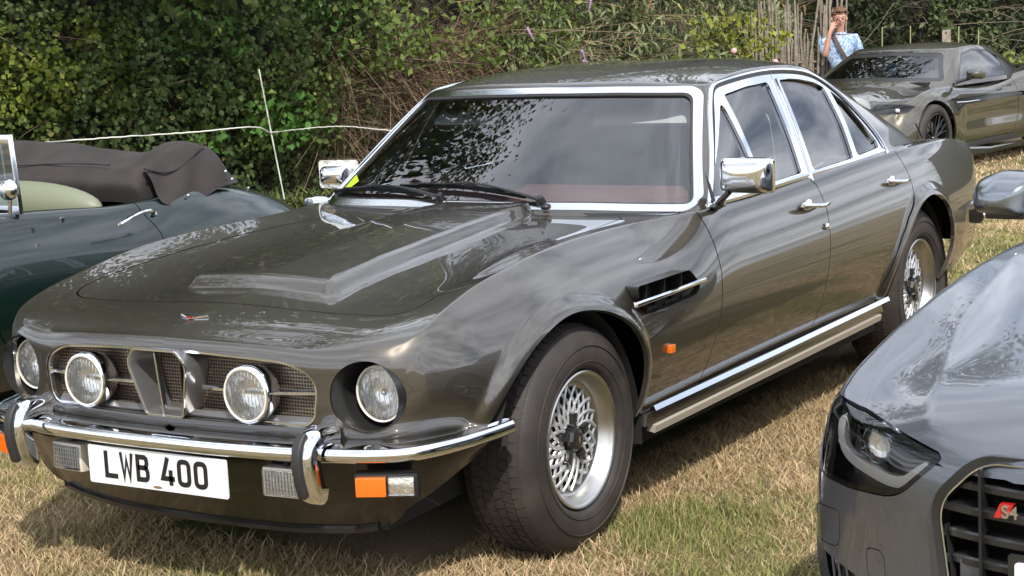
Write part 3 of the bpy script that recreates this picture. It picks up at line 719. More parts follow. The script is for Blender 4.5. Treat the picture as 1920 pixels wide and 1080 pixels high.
MB().prism([(.06, .23), (.66, .215), (.66, .45), (.06, .45)], -.62, .62, 'y').build('front_undertray', M['dark'], car)
# fog lamps, indicators, plate
def box_lamp(name, c, w, h, parent, split=None, tilt=0):
    o_ = Vector(c)
    R = Matrix.Rotation(tilt, 3, 'Z')
    l = MB().box(o_+R@Vector((-.022, 0, 0)), (.044, w, h), R=R, bev=.008).build(name, M['cream'] if split is None else M['black'], parent)
    if split is None:
        MB().box(o_+R@Vector((.001, 0, 0)), (.004, w*.88, h*.82), R=R, bev=.0015).build('reflector', M['refl'], l)
        mb = MB()
        for i in range(11): mb.tube([o_+R@Vector((.005, (-.4+.8*i/10)*w, -h*.38)), o_+R@Vector((.005, (-.4+.8*i/10)*w, h*.38))], .0014, 5)
        for i in range(5): mb.tube([o_+R@Vector((.005, -.42*w, (-.3+.6*i/4)*h)), o_+R@Vector((.005, .42*w, (-.3+.6*i/4)*h))], .0009, 5)
        mb.build('lens_flutes', M['flute'], l)
        MB().box(o_+R@Vector((.007, 0, 0)), (.006, w*.90, h*.84), R=R, bev=.002).build('lens', M['lens'], l)
    return l
for sg in (1, -1):
    f_ = box_lamp('fog_lamp', (.842, .405*sg, .373), .128, .083, car, tilt=.08*sg)
    MB().tube([(.82, .405*sg, .41), (.80, .405*sg, .45)], .009).build('lamp_bracket', M['black'], f_)
    R = Matrix.Rotation(.42*sg, 3, 'Z'); c = Vector((.792, .718*sg, .385))
    ind = MB().box(c+R@Vector((-.02, 0, 0)), (.05, .172, .066), R=R, bev=.006).build('indicator_lamp', M['black'], car)
    MB().box(c+R@Vector((.012, -.038*sg, 0)), (.022, .082, .052), R=R, bev=.005).build('amber_lens', M['orange'], ind)
    MB().box(c+R@Vector((.006, .042*sg, 0)), (.012, .070, .050), R=R, bev=.004).build('reflector', M['refl'], ind)
    mb = MB()
    for i in range(9):
        for z0 in (-.02, 0, .02): pass
        mb.box(c+R@Vector((.0245, (-.074+.0088*i)*sg, 0)), (.003, .0022, .048), R=R)
    mb.build('lens_ribs', M['orange'], ind)
    MB().box(c+R@Vector((.016, .042*sg, 0)), (.016, .074, .052), R=R, bev=.004).build('clear_lens', M['lens'], ind)
    # side repeater
    MB().box((-.478, .9165*sg, .527), (.030, .018, .026), bev=.004).build('side_repeater', M['orange'], car)
pl = MB().prism(rpoly([(-.26, .326), (.26, .326), (.26, .437), (-.26, .437)], .008, 4), .893, .897).build('number_plate', M['white'], car)
def stroke(mb, pts, w, x, oy, oz, sy, closed=False, th=.0012):
    P = np.array(pts, float)*sy; k = len(P); L, Rr = [], []
    for i in range(k):
        a = P[(i-1) % k] if closed or i > 0 else None; b = P[(i+1) % k] if closed or i < k-1 else None
        d1 = (P[i]-a)/np.linalg.norm(P[i]-a) if a is not None else None; d2 = (b-P[i])/np.linalg.norm(b-P[i]) if b is not None else None
        if d1 is None: d1 = d2
        if d2 is None: d2 = d1
        m_ = d1+d2; m_ /= max(np.linalg.norm(m_), 1e-6); nn = np.array([-m_[1], m_[0]]); c_ = max(.35, float(nn@np.array([-d1[1], d1[0]])))
        L.append(P[i]+nn*w/2/c_); Rr.append(P[i]-nn*w/2/c_)
    V2 = [(x, oy+p[0], oz+p[1]) for p in L]+[(x, oy+p[0], oz+p[1]) for p in Rr]+[(x+th, oy+p[0], oz+p[1]) for p in L]+[(x+th, oy+p[0], oz+p[1]) for p in Rr]
    F = []
    for i in range(k if closed else k-1):
        j = (i+1) % k; F += [(2*k+i, 2*k+j, 3*k+j, 3*k+i), (i, j, 2*k+j, 2*k+i), (k+i, k+j, 3*k+j, 3*k+i)]
    if not closed: F += [(0, k, 3*k, 2*k), (k-1, 2*k-1, 4*k-1, 3*k-1)]
    mb.add(V2, F)
def rr(x0, z0, x1, z1, r, n=5): return [tuple(p) for p in rpoly([(x0, z0), (x1, z0), (x1, z1), (x0, z1)], r, n)]
# glyphs on a 50 x 79 mm cell, stroke 14 mm
h2 = 7.
GL = {'L': [([(h2, 79), (h2, h2), (50, h2)], 0)],
 'W': [([(4, 79), (14, 5), (25, 60), (36, 5), (46, 79)], 0)],
 'B': [([(h2, 42)]+[(h2, h2), (34, h2), (41, 11), (43, 18), (43, 29), (40, 38), (33, 41.5), (h2, 41.5)], 0), ([(h2, 41.5), (h2, 72), (33, 72), (39, 68), (41, 62), (41, 52), (38, 45), (32, 41.5)], 0)],
 '4': [([(36, 0), (36, 44)], 0), ([(50, 19), (6, 19), (27, 79)], 0)],
 '0': [(rr(h2, h2, 43, 72, 15), 1)],
 'V': [([(5, 79), (25, 6), (45, 79)], 0)]}
def plate_text(txt, x, y0, z0, s, m, parent, name='registration_letter', R=None):
    y = y0
    for ch in txt:
        if ch == ' ': y += .033*s; continue
        mb = MB(); wst = .0108 if ch == 'W' else .014
        for pts, cl in GL[ch]: stroke(mb, pts, wst*s, x, y, z0, .001*s, bool(cl))
        mb.build(name, m, parent, smooth=False); y += .061*s
plate_text('LWB 400', .8972, -.1985, .345, 1.0, M['ink'], pl)
MB().prism([(.017*math.cos(a), .3345+.004*math.sin(a)) for a in np.linspace(0, 6.28, 16, endpoint=False)], .8971, .8978).build('dealer_emblem', mat('brass emblem', (.35, .25, .12), .4, .6), pl)
# ---- side vent
for sg in (1, -1):
    vb = MB(); VP = vent_poly
    vv = []
    for (x, z) in VP: vv += [(x, .917*sg, z), (x+(x+.48)*-.03, .84*sg, z)]
    vb.add(vv, quads(0, len(VP), 2, True)); sv_ = vb.build('side_vent', M['satin'], car)
    MB().prism([(x, z) for x, z in VP], .838*sg, .842*sg, 'y').build('vent_back', M['dark'], sv_)
    for k in range(3): MB().box((-.36-.12*k, .875*sg, .709), (.004, .05, .09), bev=.001).build('vent_vane', M['black'], sv_)
    MB().strip([(-.245, .922*sg, .705), (-.45, .926*sg, .7075), (-.722, .920*sg, .7095)], Vector((0, sg, 0)), [(-.0085, -.006), (-.0085, .003), (-.004, .009), (.004, .009), (.0085, .003), (.0085, -.006)]).build('vent_strake', M['chrome'], sv_, bevel=.0015)
# ---- sills
for sg in (1, -1):
    st = MB().strip([(-.385, .893*sg, .3515), (-1.3, .893*sg, .3560), (-2.43, .893*sg, .366)], Vector((0, sg, .28)), [(-.010, -.01), (-.009, .006), (.008, .009), (.010, -.01)]).build('sill_trim', M['bright'], car)
    MB().prism([(-.345, .300), (-2.41, .316), (-2.39, .352), (-.36, .338)], .80*sg, .884*sg, 'y').build('sill', M['paint'], car, bevel=.004)
    MB().strip([(-.405, .870*sg, .285), (-2.37, .870*sg, .304)], Vector((0, sg, -.25)), [(-.014, -.01), (-.012, .019), (.012, .019), (.014, -.01)]).build('sill_flange', mat('weathered sill', (.42, .38, .31), .55, .2), car)
MB().box((-1.35, 0, .30), (2.3, 1.62, .16)).build('floor_pan', M['dark'], car)
MB().box((-3.45, 0, .42), (.7, 1.3, .22)).build('boot_floor', M['dark'], car)
# ---- wheel arches inside
for cx in (0, -2.92):
    for sg in (1, -1):
        al = [((cx+.085 if cx > -1 else cx+.13)+(.425 if cx > -1 else .43)*math.cos(a), .27+.475*math.sin(a)) for a in np.linspace(.42, math.pi+.05, 30)]; V2 = []
        for x, z in al: V2 += [(x, .43*sg, z), (x, .875*sg, z)]
        MB().add(V2, quads(0, 30, 2)).build('arch_liner', M['dark'], car)
        MB().prism(al, .42*sg, .43*sg, 'y').build('arch_inner', M['dark'], car)
MB().box((.05, 0, .50), (1.2, .9, .34)).build('engine_bay', M['dark'], car)
# ---- door furniture
for sg in (1, -1):
    for x0, z0 in ((-1.725, .832), (-2.585, .828)):
        yb = .872
        hd = MB().ball((x0+.035, (yb+.004)*sg, z0+.006), (.030, .014, .021)).build('door_handle', M['chrome'], car)
        MB().tube(curve([(x0+.115, (yb+.020)*sg, z0+.012), (x0+.04, (yb+.034)*sg, z0+.004), (x0-.06, (yb+.034)*sg, z0-.004), (x0-.12, (yb+.022)*sg, z0-.004)], 12), [.006, .009, .010, .011, .011, .011, .011, .011, .011, .010, .009, .006], 10, ell=(1, .8)).build('handle_bar', M['chrome'], hd)
        MB().ball((x0+.075, (yb+.006)*sg, z0+.004), (.02, .018, .016)).build('handle_foot', M['chrome'], hd)
    MB().lathe([(0, .006), (.009, .006), (.012, .003), (.013, -.004)], (-1.815, .898*sg, .742), (0, 1*sg, .1), 20).build('door_lock', M['chrome'], car)
# ---- mirrors
for sg in (1, -1):
    bm_ = MB(); 
    c = Vector((-1.0 if sg > 0 else -1.14, .945 if sg > 0 else -.885, 1.018 if sg > 0 else .992)); R = Matrix.Rotation(-.10*sg, 3, 'Z')
    secs = []
    q_ = 1. if sg > 0 else .64
    for xx, sy, sz in ((-.034, .094, .058), (-.032, .096, .060), (.0, .094, .058), (.022, .084, .050), (.034, .066, .036), (.038, .03, .015)):
        sy *= q_; sz *= q_
        secs += [tuple(c+R@Vector((xx, a, b))) for a, b in rpoly([(-sy, -sz), (sy, -sz), (sy, sz), (-sy, sz)], .02 if sy > .08 else .02, 5)]
    k = len(secs)//6
    F = quads(0, 6, k, False, True)+[tuple(range(5*k, 6*k))]
    mi = bm_.add(secs, F).build('door_mirror', M['chrome'], car, angle=70)
    MB().add([tuple(c+R@Vector((-.033, a, b))) for a, b in rpoly([(-.092, -.056), (.092, -.056), (.092, .056), (-.092, .056)], .018, 5)], [tuple(range(24))]).build('mirror_glass', M['refl'], mi)
    MB().tube([c+Vector((.0, -.06*sg, -.055)), (c.x+.004, .855*sg, .935), (c.x-.02, .836*sg, .917)], [.014, .016, .022], 12, ell=(1, .7)).build('mirror_stalk', M['satin'], mi)
    MB().ball((c.x-.02, .832*sg, .914), (.05, .022, .010)).build('mirror_foot', M['satin'], mi)
MB().add([(-.995, .822, .925), (-1.055, .807, .925), (-1.03, .801, .985), (-1.0, .795, 1.03)], [(0, 1, 2, 3)]).build('mirror_triangle', M['black'], car)
# ---- cowl, wipers
def ws_pt(y, z, off):
    m = isF & (gh0.N[:, 0] > .2); A = gh0.V[m]; Nn = gh0.N[m]; k = np.argmin((A[:, 1]-y)**2+(A[:, 2]-z)**2)
    p = A[k]; n_ = Nn[k]; x = p[0]-((y-p[1])*n_[1]+(z-p[2])*n_[2])/n_[0]
    return Vector((x, y, z))+Vector(n_)*off
def wiper(blade, arm, name='wiper'):
    bp = [ws_pt(y, z, .014) for y, z in blade]; bp = [Vector(p) for p in curve([tuple(p) for p in bp], 14)]
    w_ = MB().strip(bp, Vector((.6, 0, .8)), [(-.004, -.010), (-.0015, -.002), (-.004, .0), (-.004, .006), (.004, .006), (.004, 0), (.0015, -.002), (.004, -.010)]).build(name, M['black'], car)
    mid = bp[7]+Vector((.010, 0, .014))
    MB().tube([bp[2]+Vector((.003, 0, .006)), (bp[2]*.4+mid*.6), mid, (bp[11]*.4+mid*.6), bp[11]+Vector((.003, 0, .006))], .0045, 6).build('wiper_yoke', M['black'], w_)
    q = [ws_pt(y, z, o_) for (y, z), o_ in zip(arm, (.020, .032, .034, .028))]
    MB().tube(curve([tuple(p) for p in q], 10), [.012, .011, .010, .009, .008, .007, .006, .006, .005, .005], 8, ell=(1, .6)).build('wiper_arm', M['black'], w_)
    MB().lathe([(0, .030), (.012, .028), (.016, .015), (.018, 0)], ws_pt(arm[0][0], arm[0][1], 0), (.5, 0, .85), 20).build('wiper_boss', M['black'], w_)
wiper([(-.415, .968), (-.253, .974), (-.055, .968), (.159, .944)], [(.225, .930), (.10, .950), (-.02, .968), (-.137, .976)])
wiper([(-.765, .936), (-.64, .952), (-.46, .955), (-.288, .944)], [(-.20, .934), (-.32, .946), (-.44, .955), (-.55, .958)])
MB().add([tuple(ws_pt(y, z, -.003)) for y, z in ((-.755, .950), (-.715, .948), (-.668, .988), (-.715, 1.006))], [(0, 1, 2, 3)]).build('windscreen_sticker', mat('yellow green sticker', (.42, .72, .03), .4), car)
MB().ball(ws_pt(.25, .917, .004), (.02, .02, .012)).build('wiper_cap', M['black'], car)
# scoop exit / cowl closing panel under the screen
MB().prism([(-.80, .80), (-.97, .80), (-.97, .905), (-.86, .9)], -.74, .74, 'y').build('cowl', M['satin'], car)
# washer jets
# ---- interior
MB().box((-1.14, 0, .905), (.34, 1.40, .09), bev=.035).build('dashboard', M['maroon'], car)
MB().box((-1.17, -.36, .960), (.20, .40, .05), bev=.022).build('instrument_cowl', M['maroon'], car)
MB().box((-1.72, 0, .42), (1.6, 1.5, .06)).build('carpet', M['dark'], car)
def seat_(x, y, w, nm):
    s_ = MB().box((x, y, .58), (.52, w, .20), bev=.05).build(nm, M['seat'], car)
    R = Matrix.Rotation(-.28, 3, 'Y')
    b_ = MB().box((x-.30, y, .86), (.15, w, .60), R=R, bev=.05).build('seat_back', M['seat'], s_)
    if w < .8:
        for k in range(-3, 4): MB().tube([Vector((x-.30, y, .86))+R@Vector((.075, k*.055, a)) for a in (-.24, 0, .24)], .006, 6).build('seat_pleat', M['seat'], s_)
    return s_
seat_(-1.62, -.36, .54, 'front_seat'); seat_(-1.62, .36, .54, 'front_seat')
seat_(-2.50, 0, 1.30, 'rear_seat')
for y in (-.36, .36): MB().box((-1.97, y, 1.19), (.07, .26, .13), bev=.03).build('headrest', M['seat'], car)
sw = MB(); R = Matrix.Rotation(-.35, 3, 'Y')
sw.tube([Vector((-1.30, -.36, .945))+R@Vector((.0, .185*math.cos(a), .185*math.sin(a))) for a in np.linspace(0, 2*math.pi, 41)], .013, 8, caps=False)
for a in (.3, math.pi-.3, -math.pi/2): sw.tube([Vector((-1.28, -.36, .945)), Vector((-1.30, -.36, .945))+R@Vector((0, .18*math.cos(a), .18*math.sin(a)))], .010, 6)
sw.build('steering_wheel', M['black'], car)
MB().box((-1.36, -.02, 1.225), (.03, .24, .055), bev=.012).build('interior_mirror', M['seat'], car)
MB().tube([(-1.35, -.02, 1.235), (-1.36, -.02, 1.285)], .006).build('mirror_stem', M['black'], car)
for sg in (1, -1):
    MB().box((-1.42, .36*sg, 1.215), (.025, .42, .125), R=Matrix.Rotation(-.5, 3, 'Y'), bev=.010).build('sun_visor', M['lining'], car)
gh0.cut(gh0.V[:, 2]-1.10, -g_ws-.03, -g_rail, -g_rw-.02).offset(-.02).build('headlining', M['lining'], car)
MB().prism([(-3.56, .905), (-2.78, .93), (-2.72, .93), (-2.72, .905)], -.66, .66, 'y').build('parcel_shelf', M['maroon'], car)
for sg in (1, -1): MB().prism([(-1.0, .45), (-2.7, .45), (-2.7, .90), (-1.0, .89)], .76*sg, .78*sg, 'y').build('door_lining', M['seat'], car)
MB().prism([(-.93, .42), (-.97, .42), (-.97, .88), (-.93, .88)], -.76, .76, 'y').build('bulkhead', M['dark'], car)
# aerial on the tail, rear lamps
MB().tube([(-3.52, .66, .925), (-3.45, .655, .995)], .0035, 6).build('aerial', M['black'], car)
for sg in (1, -1):
    MB().box((-3.925, .66*sg, .74), (.05, .12, .16), R=Matrix.Rotation(-.6*sg, 3, 'Z'), bev=.02).build('tail_lamp', M['red'], car)

# ---- wheels
def make_wheel(parent, cx, cy, cz, R0=.342, wid=.225, rim=.207, style='lattice', sg=1, nm='wheel', tread=.0, facet=None, mats=None):
    """all parts share the hub centre; axis along y, outer face towards sg*y; cy = plane of the rim lip"""
    e = thing_part(nm, parent); o = Vector((cx, cy, cz)); ax = Vector((0, sg, 0))
    h = wid/2
    pr = [(rim-.012, -.02), (rim+.004, -.006), (rim+.010, .006), (rim+.022, .012), (rim+.055, .016), (rim+.085, .010), (R0-.022, -.004), (R0-.010, -.016), (R0-.003, -.030), (R0, -.050)]
    pr += [(R0+.001, -.05-(wid-.10)*k/4) for k in (1, 2, 3)]+[(R0, -wid+.05), (R0-.008, -wid+.022), (R0-.025, -wid+.004), (rim+.05, -wid-.01), (rim+.004, -wid+.01), (rim-.012, -wid+.03)]
    ty = MB().lathe(pr, o, ax, 96).build('tyre', M['tyre'], e, angle=60)
    # tread: circumferential ribs cut by blocks, and shoulder lugs
    if tread:
        n = int(tread); mb = MB()
        for ring, (y0, y1, hh, skew) in enumerate([(-.018, -.046, .0045, 0), (-.052, -.078, .005, .3), (-.084, -.110, .005, -.3), (-.116, -.142, .005, .3), (-.148, -.172, .005, -.3), (-.178, -.206, .0045, 0)]):
            for k in range(n):
                a0 = 2*math.pi*(k+.5*(ring % 2))/n; da = 2*math.pi/n*.80
                rA = R0-.0115 if ring in (0, 5) else R0-.001; rB = R0-.001
                V2 = []
                for a, yy in ((a0, y0), (a0+da, y0), (a0+da+skew*da, y1), (a0+skew*da, y1)):
                    rr_ = rA if (yy == y0 and ring == 0) or (yy == y1 and ring == 5) else rB
                    V2.append((cx+rr_*math.cos(a), cy+sg*yy, cz+rr_*math.sin(a)))
                for a, yy in ((a0, y0), (a0+da, y0), (a0+da+skew*da, y1), (a0+skew*da, y1)):
                    rr_ = (rA if (yy == y0 and ring == 0) or (yy == y1 and ring == 5) else rB)+hh
                    V2.append((cx+rr_*math.cos(a), cy+sg*yy, cz+rr_*math.sin(a)))
                mb.add(V2, [(4, 5, 6, 7), (0, 1, 5, 4), (1, 2, 6, 5), (2, 3, 7, 6), (3, 0, 4, 7)])
        t_ = mb.build('tread', M['tyre'], ty, smooth=False); t_['kind'] = 'stuff'
        # raised bands on the sidewall
        for r_, a_ in ((rim+.075, .0165), (rim+.028, .0155)): 
            MB().lathe([(r_-.002, a_-.004), (r_-.001, a_), (r_+.001, a_), (r_+.002, a_-.004)], o, ax, 96).build('sidewall_band', M['tyre'], ty)
    if style == 'lattice':
        MB().lathe([(rim-.004, -.012), (rim, .0), (rim-.004, .003), (rim-.010, .001), (rim-.016, -.006), (rim-.020, -.014), (rim-.030, -.024), (rim-.034, -.042), (rim-.038, -.048), (rim-.052, -.050), (rim-.056, -.06)], o, ax, 96).build('rim', M['alloy'], e, angle=50)
        mb = MB(); nsp = 20; r0, r1 = .050, rim-.047
        for k in range(nsp):
            for s2 in (1, -1):
                a0 = 2*math.pi*k/nsp; tw = s2*2*math.pi/nsp*2.0; pts = []
                for t in np.linspace(0, 1, 6):
                    r_ = r0+(r1-r0)*t; a = a0+tw*t; pts.append(o+Vector((r_*math.cos(a), sg*(-.042-.008*t**2+.0015*s2), r_*math.sin(a))))
                mb.tube(pts, .0040, 5, ell=(1, 1.5))
        sp_ = mb.build('spoke_lattice', M['alloy2'], e)
        MB().lathe([(.055, -.038), (.052, -.048), (.0, -.048)], o, ax, 32).build('hub', M['alloy2'], e)
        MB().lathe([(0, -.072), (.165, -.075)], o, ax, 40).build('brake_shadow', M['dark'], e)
        cp = MB().lathe([(.0, -.012), (.022, -.012), (.033, -.016), (.038, -.026), (.040, -.055)], o, ax, 8).build('centre_cap', M['satin'], e, angle=20)
        MB().add([tuple(o+Vector((a, -.0112*sg, b))) for a, b in ((-.004, -.011), (.005, -.009), (.003, .012), (-.006, .008))], [(0, 1, 2, 3)]).build('cap_emblem', M['bright'], cp)
        for k in range(5):
            a = 2*math.pi*k/5+.31; Rm = Matrix.Rotation(-a, 3, 'Y')
            MB().box(o+Vector((.064*math.cos(a), -.036*sg, .064*math.sin(a))), (.030, .026, .026), R=Rm, bev=.004).build('wheel_nut', M['satin'], e)
    return e
def thing_part(nm, parent):
    o = bpy.data.objects.new(nm, None); COL.objects.link(o); o.parent = parent; o.empty_display_size = .05; return o
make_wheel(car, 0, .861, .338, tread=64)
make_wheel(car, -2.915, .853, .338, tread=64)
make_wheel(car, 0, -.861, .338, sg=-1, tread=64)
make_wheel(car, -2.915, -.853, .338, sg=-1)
# ================================================================== THE PLACE
def ground_z(x, y):
    x = np.asarray(x, float); y = np.asarray(y, float)
    far = np.maximum(0, -x-3.4); return -.030*far*far/(far+2.)*1.0+0*y
def ground_drop(x, y):
    """level under the cars, falling gently away to the rear, almost flat again beyond the fence"""
    x = np.asarray(x, float); f = np.clip((-x-3.4)/11., 0, 1.6); return -.32*(f*f*(3-2*np.minimum(f, 1)))**1. if False else -.33*sstep(f/1.15)
gz_ = lambda x, y: float(ground_drop(x, y))
m = bpy.data.materials.new('dry turf'); m.use_nodes = True; t = m.node_tree; b = t.nodes['Principled BSDF']; b.inputs['Roughness'].default_value = .95; b.inputs['Specular IOR Level'].default_value = .1
g = N(t, 'ShaderNodeNewGeometry')
def noise(sc, det=5, rough=.6):
    n = N(t, 'ShaderNodeTexNoise'); n.inputs['Scale'].default_value = sc; n.inputs['Detail'].default_value = det; n.inputs['Roughness'].default_value = rough
    t.links.new(g.outputs['Position'], n.inputs['Vector']); return n
def ramp(n, lo, hi, c1, c2):
    r = N(t, 'ShaderNodeValToRGB'); r.color_ramp.elements[0].position = lo; r.color_ramp.elements[1].position = hi
    r.color_ramp.elements[0].color = (*c1, 1); r.color_ramp.elements[1].color = (*c2, 1); t.links.new(n.outputs['Fac'], r.inputs[0]); return r
r1 = ramp(noise(90, 8, .8), .35, .68, (.20, .14, .085), (.58, .45, .29)); r2 = ramp(noise(60, 8, .7), .35, .65, (.05, .065, .018), (.17, .19, .06))
r3 = ramp(noise(1.1, 4), .46, .60, (0, 0, 0), (1, 1, 1)); mxx = N(t, 'ShaderNodeMix', data_type='RGBA')
t.links.new(r3.outputs[0], mxx.inputs['Factor']); t.links.new(r1.outputs[0], mxx.inputs['A']); t.links.new(r2.outputs[0], mxx.inputs['B']); t.links.new(mxx.outputs['Result'], b.inputs['Base Color'])
bm_ = N(t, 'ShaderNodeBump'); bm_.inputs['Strength'].default_value = .8; bm_.inputs['Distance'].default_value = .03; t.links.new(noise(70, 8, .8).outputs['Fac'], bm_.inputs['Height']); t.links.new(bm_.outputs[0], b.inputs['Normal'])
M['turf'] = m
gx = np.r_[-900, -300, -120, -60, np.arange(-40, 14, .5), 20, 60, 300, 900]; gy_ = np.r_[-900, -200, -60, np.arange(-24, 14, 1.), 30, 100, 400, 900]
Vg = [(x, y, gz_(x, y)) for x in gx for y in gy_]
ground = MB().add(Vg, quads(0, len(gx), len(gy_))).build('ground', M['turf']); tag(ground, 'dry straw-coloured turf with green patches', None, None, 'structure')

def vnoise(X, Y, sc, seed=0):
    """cheap smooth value noise for colours and heights, 0..1"""
    r = np.random.default_rng(seed); T = r.random((64, 64)); x = X*sc; y = Y*sc; xi = np.floor(x).astype(int); yi = np.floor(y).astype(int); fx = sstep(x-xi); fy = sstep(y-yi)
    a = T[xi % 64, yi % 64]; b_ = T[(xi+1) % 64, yi % 64]; c = T[xi % 64, (yi+1) % 64]; d = T[(xi+1) % 64, (yi+1) % 64]
    return (a*(1-fx)+b_*fx)*(1-fy)+(c*(1-fx)+d*fx)*fy
def mesh_np(name, V, tri, colors, m, parent=None, quad=False):
    """V (n,3); faces (k,3|4) ; colors per vertex"""
    me = bpy.data.meshes.new(name); n = len(V); k, w = tri.shape
    me.vertices.add(n); me.vertices.foreach_set('co', np.ascontiguousarray(V, dtype=np.float32).ravel())
    me.loops.add(k*w); me.loops.foreach_set('vertex_index', np.ascontiguousarray(tri, dtype=np.int32).ravel())
    me.polygons.add(k); me.polygons.foreach_set('loop_start', np.arange(0, k*w, w, dtype=np.int32)); me.polygons.foreach_set('loop_total', np.full(k, w, np.int32))
    ca = me.color_attributes.new('tint', 'FLOAT_COLOR', 'POINT'); ca.data.foreach_set('color', np.c_[colors, np.ones(n)].astype(np.float32).ravel())
    me.update(calc_edges=True); me.materials.append(m); return link(name, me, parent)
def leafmat(name, rough=.55, transl=.35, spec=.3):
    m = bpy.data.materials.new(name); m.use_nodes = True; t = m.node_tree; b = t.nodes['Principled BSDF']; o = [n for n in t.nodes if n.type == 'OUTPUT_MATERIAL'][0]
    a = N(t, 'ShaderNodeAttribute', attribute_name='tint'); b.inputs['Roughness'].default_value = rough; b.inputs['Specular IOR Level'].default_value = spec
    tr = N(t, 'ShaderNodeBsdfTranslucent'); mx = N(t, 'ShaderNodeMixShader'); mx.inputs[0].default_value = transl
    t.links.new(a.outputs['Color'], b.inputs['Base Color']); t.links.new(a.outputs['Color'], tr.inputs['Color'])
    t.links.new(b.outputs[0], mx.inputs[1]); t.links.new(tr.outputs[0], mx.inputs[2]); t.links.new(mx.outputs[0], o.inputs[0]); return m
M['blade'] = leafmat('grass blades', .7, .25, .2); M['leaf'] = leafmat('leaves', .55, .25, .25); M['twig'] = leafmat('twigs', .9, 0., .1)

def greenness(X, Y):
    v = .55*vnoise(X, Y, 1.1, 3)+.3*vnoise(X, Y, 3.1, 4)+.15*vnoise(X, Y, 9., 5)
    # greener in a band between the cars and in a spot by the front tyre
    v += .10*np.exp(-((Y-1.05-.10*(X+1.2))/.35)**2)*(X > -4)
    v += .35*np.exp(-((X+.22)**2+(Y-1.0)**2)/.10)
    return np.clip((v-.515)/.18, 0, 1)
def blades(n, x0, x1, y0, y1, h, wd, lie, mask=None, seed=0):
    r = np.random.default_rng(seed); X = r.uniform(x0, x1, n); Y = r.uniform(y0, y1, n)
    if mask is not None: k = mask(X, Y); X, Y = X[k], Y[k]
    n = len(X); G = greenness(X, Y); gsel = r.random(n) < (.05+.80*G)
    hh = h*(.45+.9*r.random(n))*np.where(gsel, .85, .95)*(.7+.6*vnoise(X, Y, 6., 9)); az = r.uniform(0, 2*np.pi, n)
    ln = np.where(gsel, r.uniform(.2, .95, n), r.uniform(.72, 1.03, n))*lie; dx, dy = np.cos(az), np.sin(az)
    z0 = ground_drop(X, Y)-.004; base = np.stack([X, Y, z0], 1); sd_ = np.stack([-dy, dx, np.zeros(n)], 1)*wd[0] if hasattr(wd, '__len__') else np.stack([-dy, dx, np.zeros(n)], 1)*wd
    sd_ = sd_*(.6+.8*r.random(n))[:, None]
    up1 = np.stack([dx*ln*.75, dy*ln*.75, np.sqrt(np.maximum(1-(ln*.85)**2, .02))*.75], 1)*(hh*.55)[:, None]; cu_ = r.normal(size=n)*.5; dx, dy = dx*np.cos(cu_)-dy*np.sin(cu_), dx*np.sin(cu_)+dy*np.cos(cu_)
    up2 = up1+np.stack([dx*ln, dy*ln, np.sqrt(np.maximum(1-ln**2, .0))*.8+.02], 1)*(hh*.6)[:, None]
    V = np.stack([base-sd_, base+sd_, base+up1-sd_*.8, base+up1+sd_*.8, base+up2], 1).reshape(-1, 3)
    i = np.arange(n)*5; F = np.concatenate([np.stack([i, i+1, i+3], 1), np.stack([i, i+3, i+2], 1), np.stack([i+2, i+3, i+4], 1)])
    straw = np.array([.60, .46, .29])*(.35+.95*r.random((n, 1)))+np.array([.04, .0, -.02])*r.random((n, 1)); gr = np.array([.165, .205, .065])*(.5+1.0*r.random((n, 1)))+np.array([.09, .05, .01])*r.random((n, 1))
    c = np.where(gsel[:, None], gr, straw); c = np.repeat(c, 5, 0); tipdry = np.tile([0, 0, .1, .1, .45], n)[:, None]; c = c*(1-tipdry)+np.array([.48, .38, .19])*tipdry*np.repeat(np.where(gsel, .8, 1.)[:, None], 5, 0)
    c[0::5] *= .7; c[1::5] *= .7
    return V, F, np.clip(c, 0, 1)
def add_blades(parts):
    V, F, Cc, n = [], [], [], 0
    for v, f, c in parts: V.append(v); F.append(f+n); Cc.append(c); n += len(v)
    return np.vstack(V), np.vstack(F), np.vstack(Cc)
def footprint(X, Y):        # nothing seen well under the car
    return ~((X > -3.6) & (X < .35) & (np.abs(Y) < .52))
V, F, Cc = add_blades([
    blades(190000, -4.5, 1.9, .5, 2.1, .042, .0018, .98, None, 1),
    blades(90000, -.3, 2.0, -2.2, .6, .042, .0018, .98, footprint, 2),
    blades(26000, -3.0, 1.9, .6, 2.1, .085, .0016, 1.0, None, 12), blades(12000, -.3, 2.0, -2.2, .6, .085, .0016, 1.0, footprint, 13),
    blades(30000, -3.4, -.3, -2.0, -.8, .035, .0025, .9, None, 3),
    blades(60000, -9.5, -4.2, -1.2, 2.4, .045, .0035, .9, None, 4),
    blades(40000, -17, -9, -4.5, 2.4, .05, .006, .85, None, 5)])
gr_ = mesh_np('grass', V, F, Cc, M['blade']); tag(gr_, 'short dry mown grass with green tufts', None, None, 'stuff')
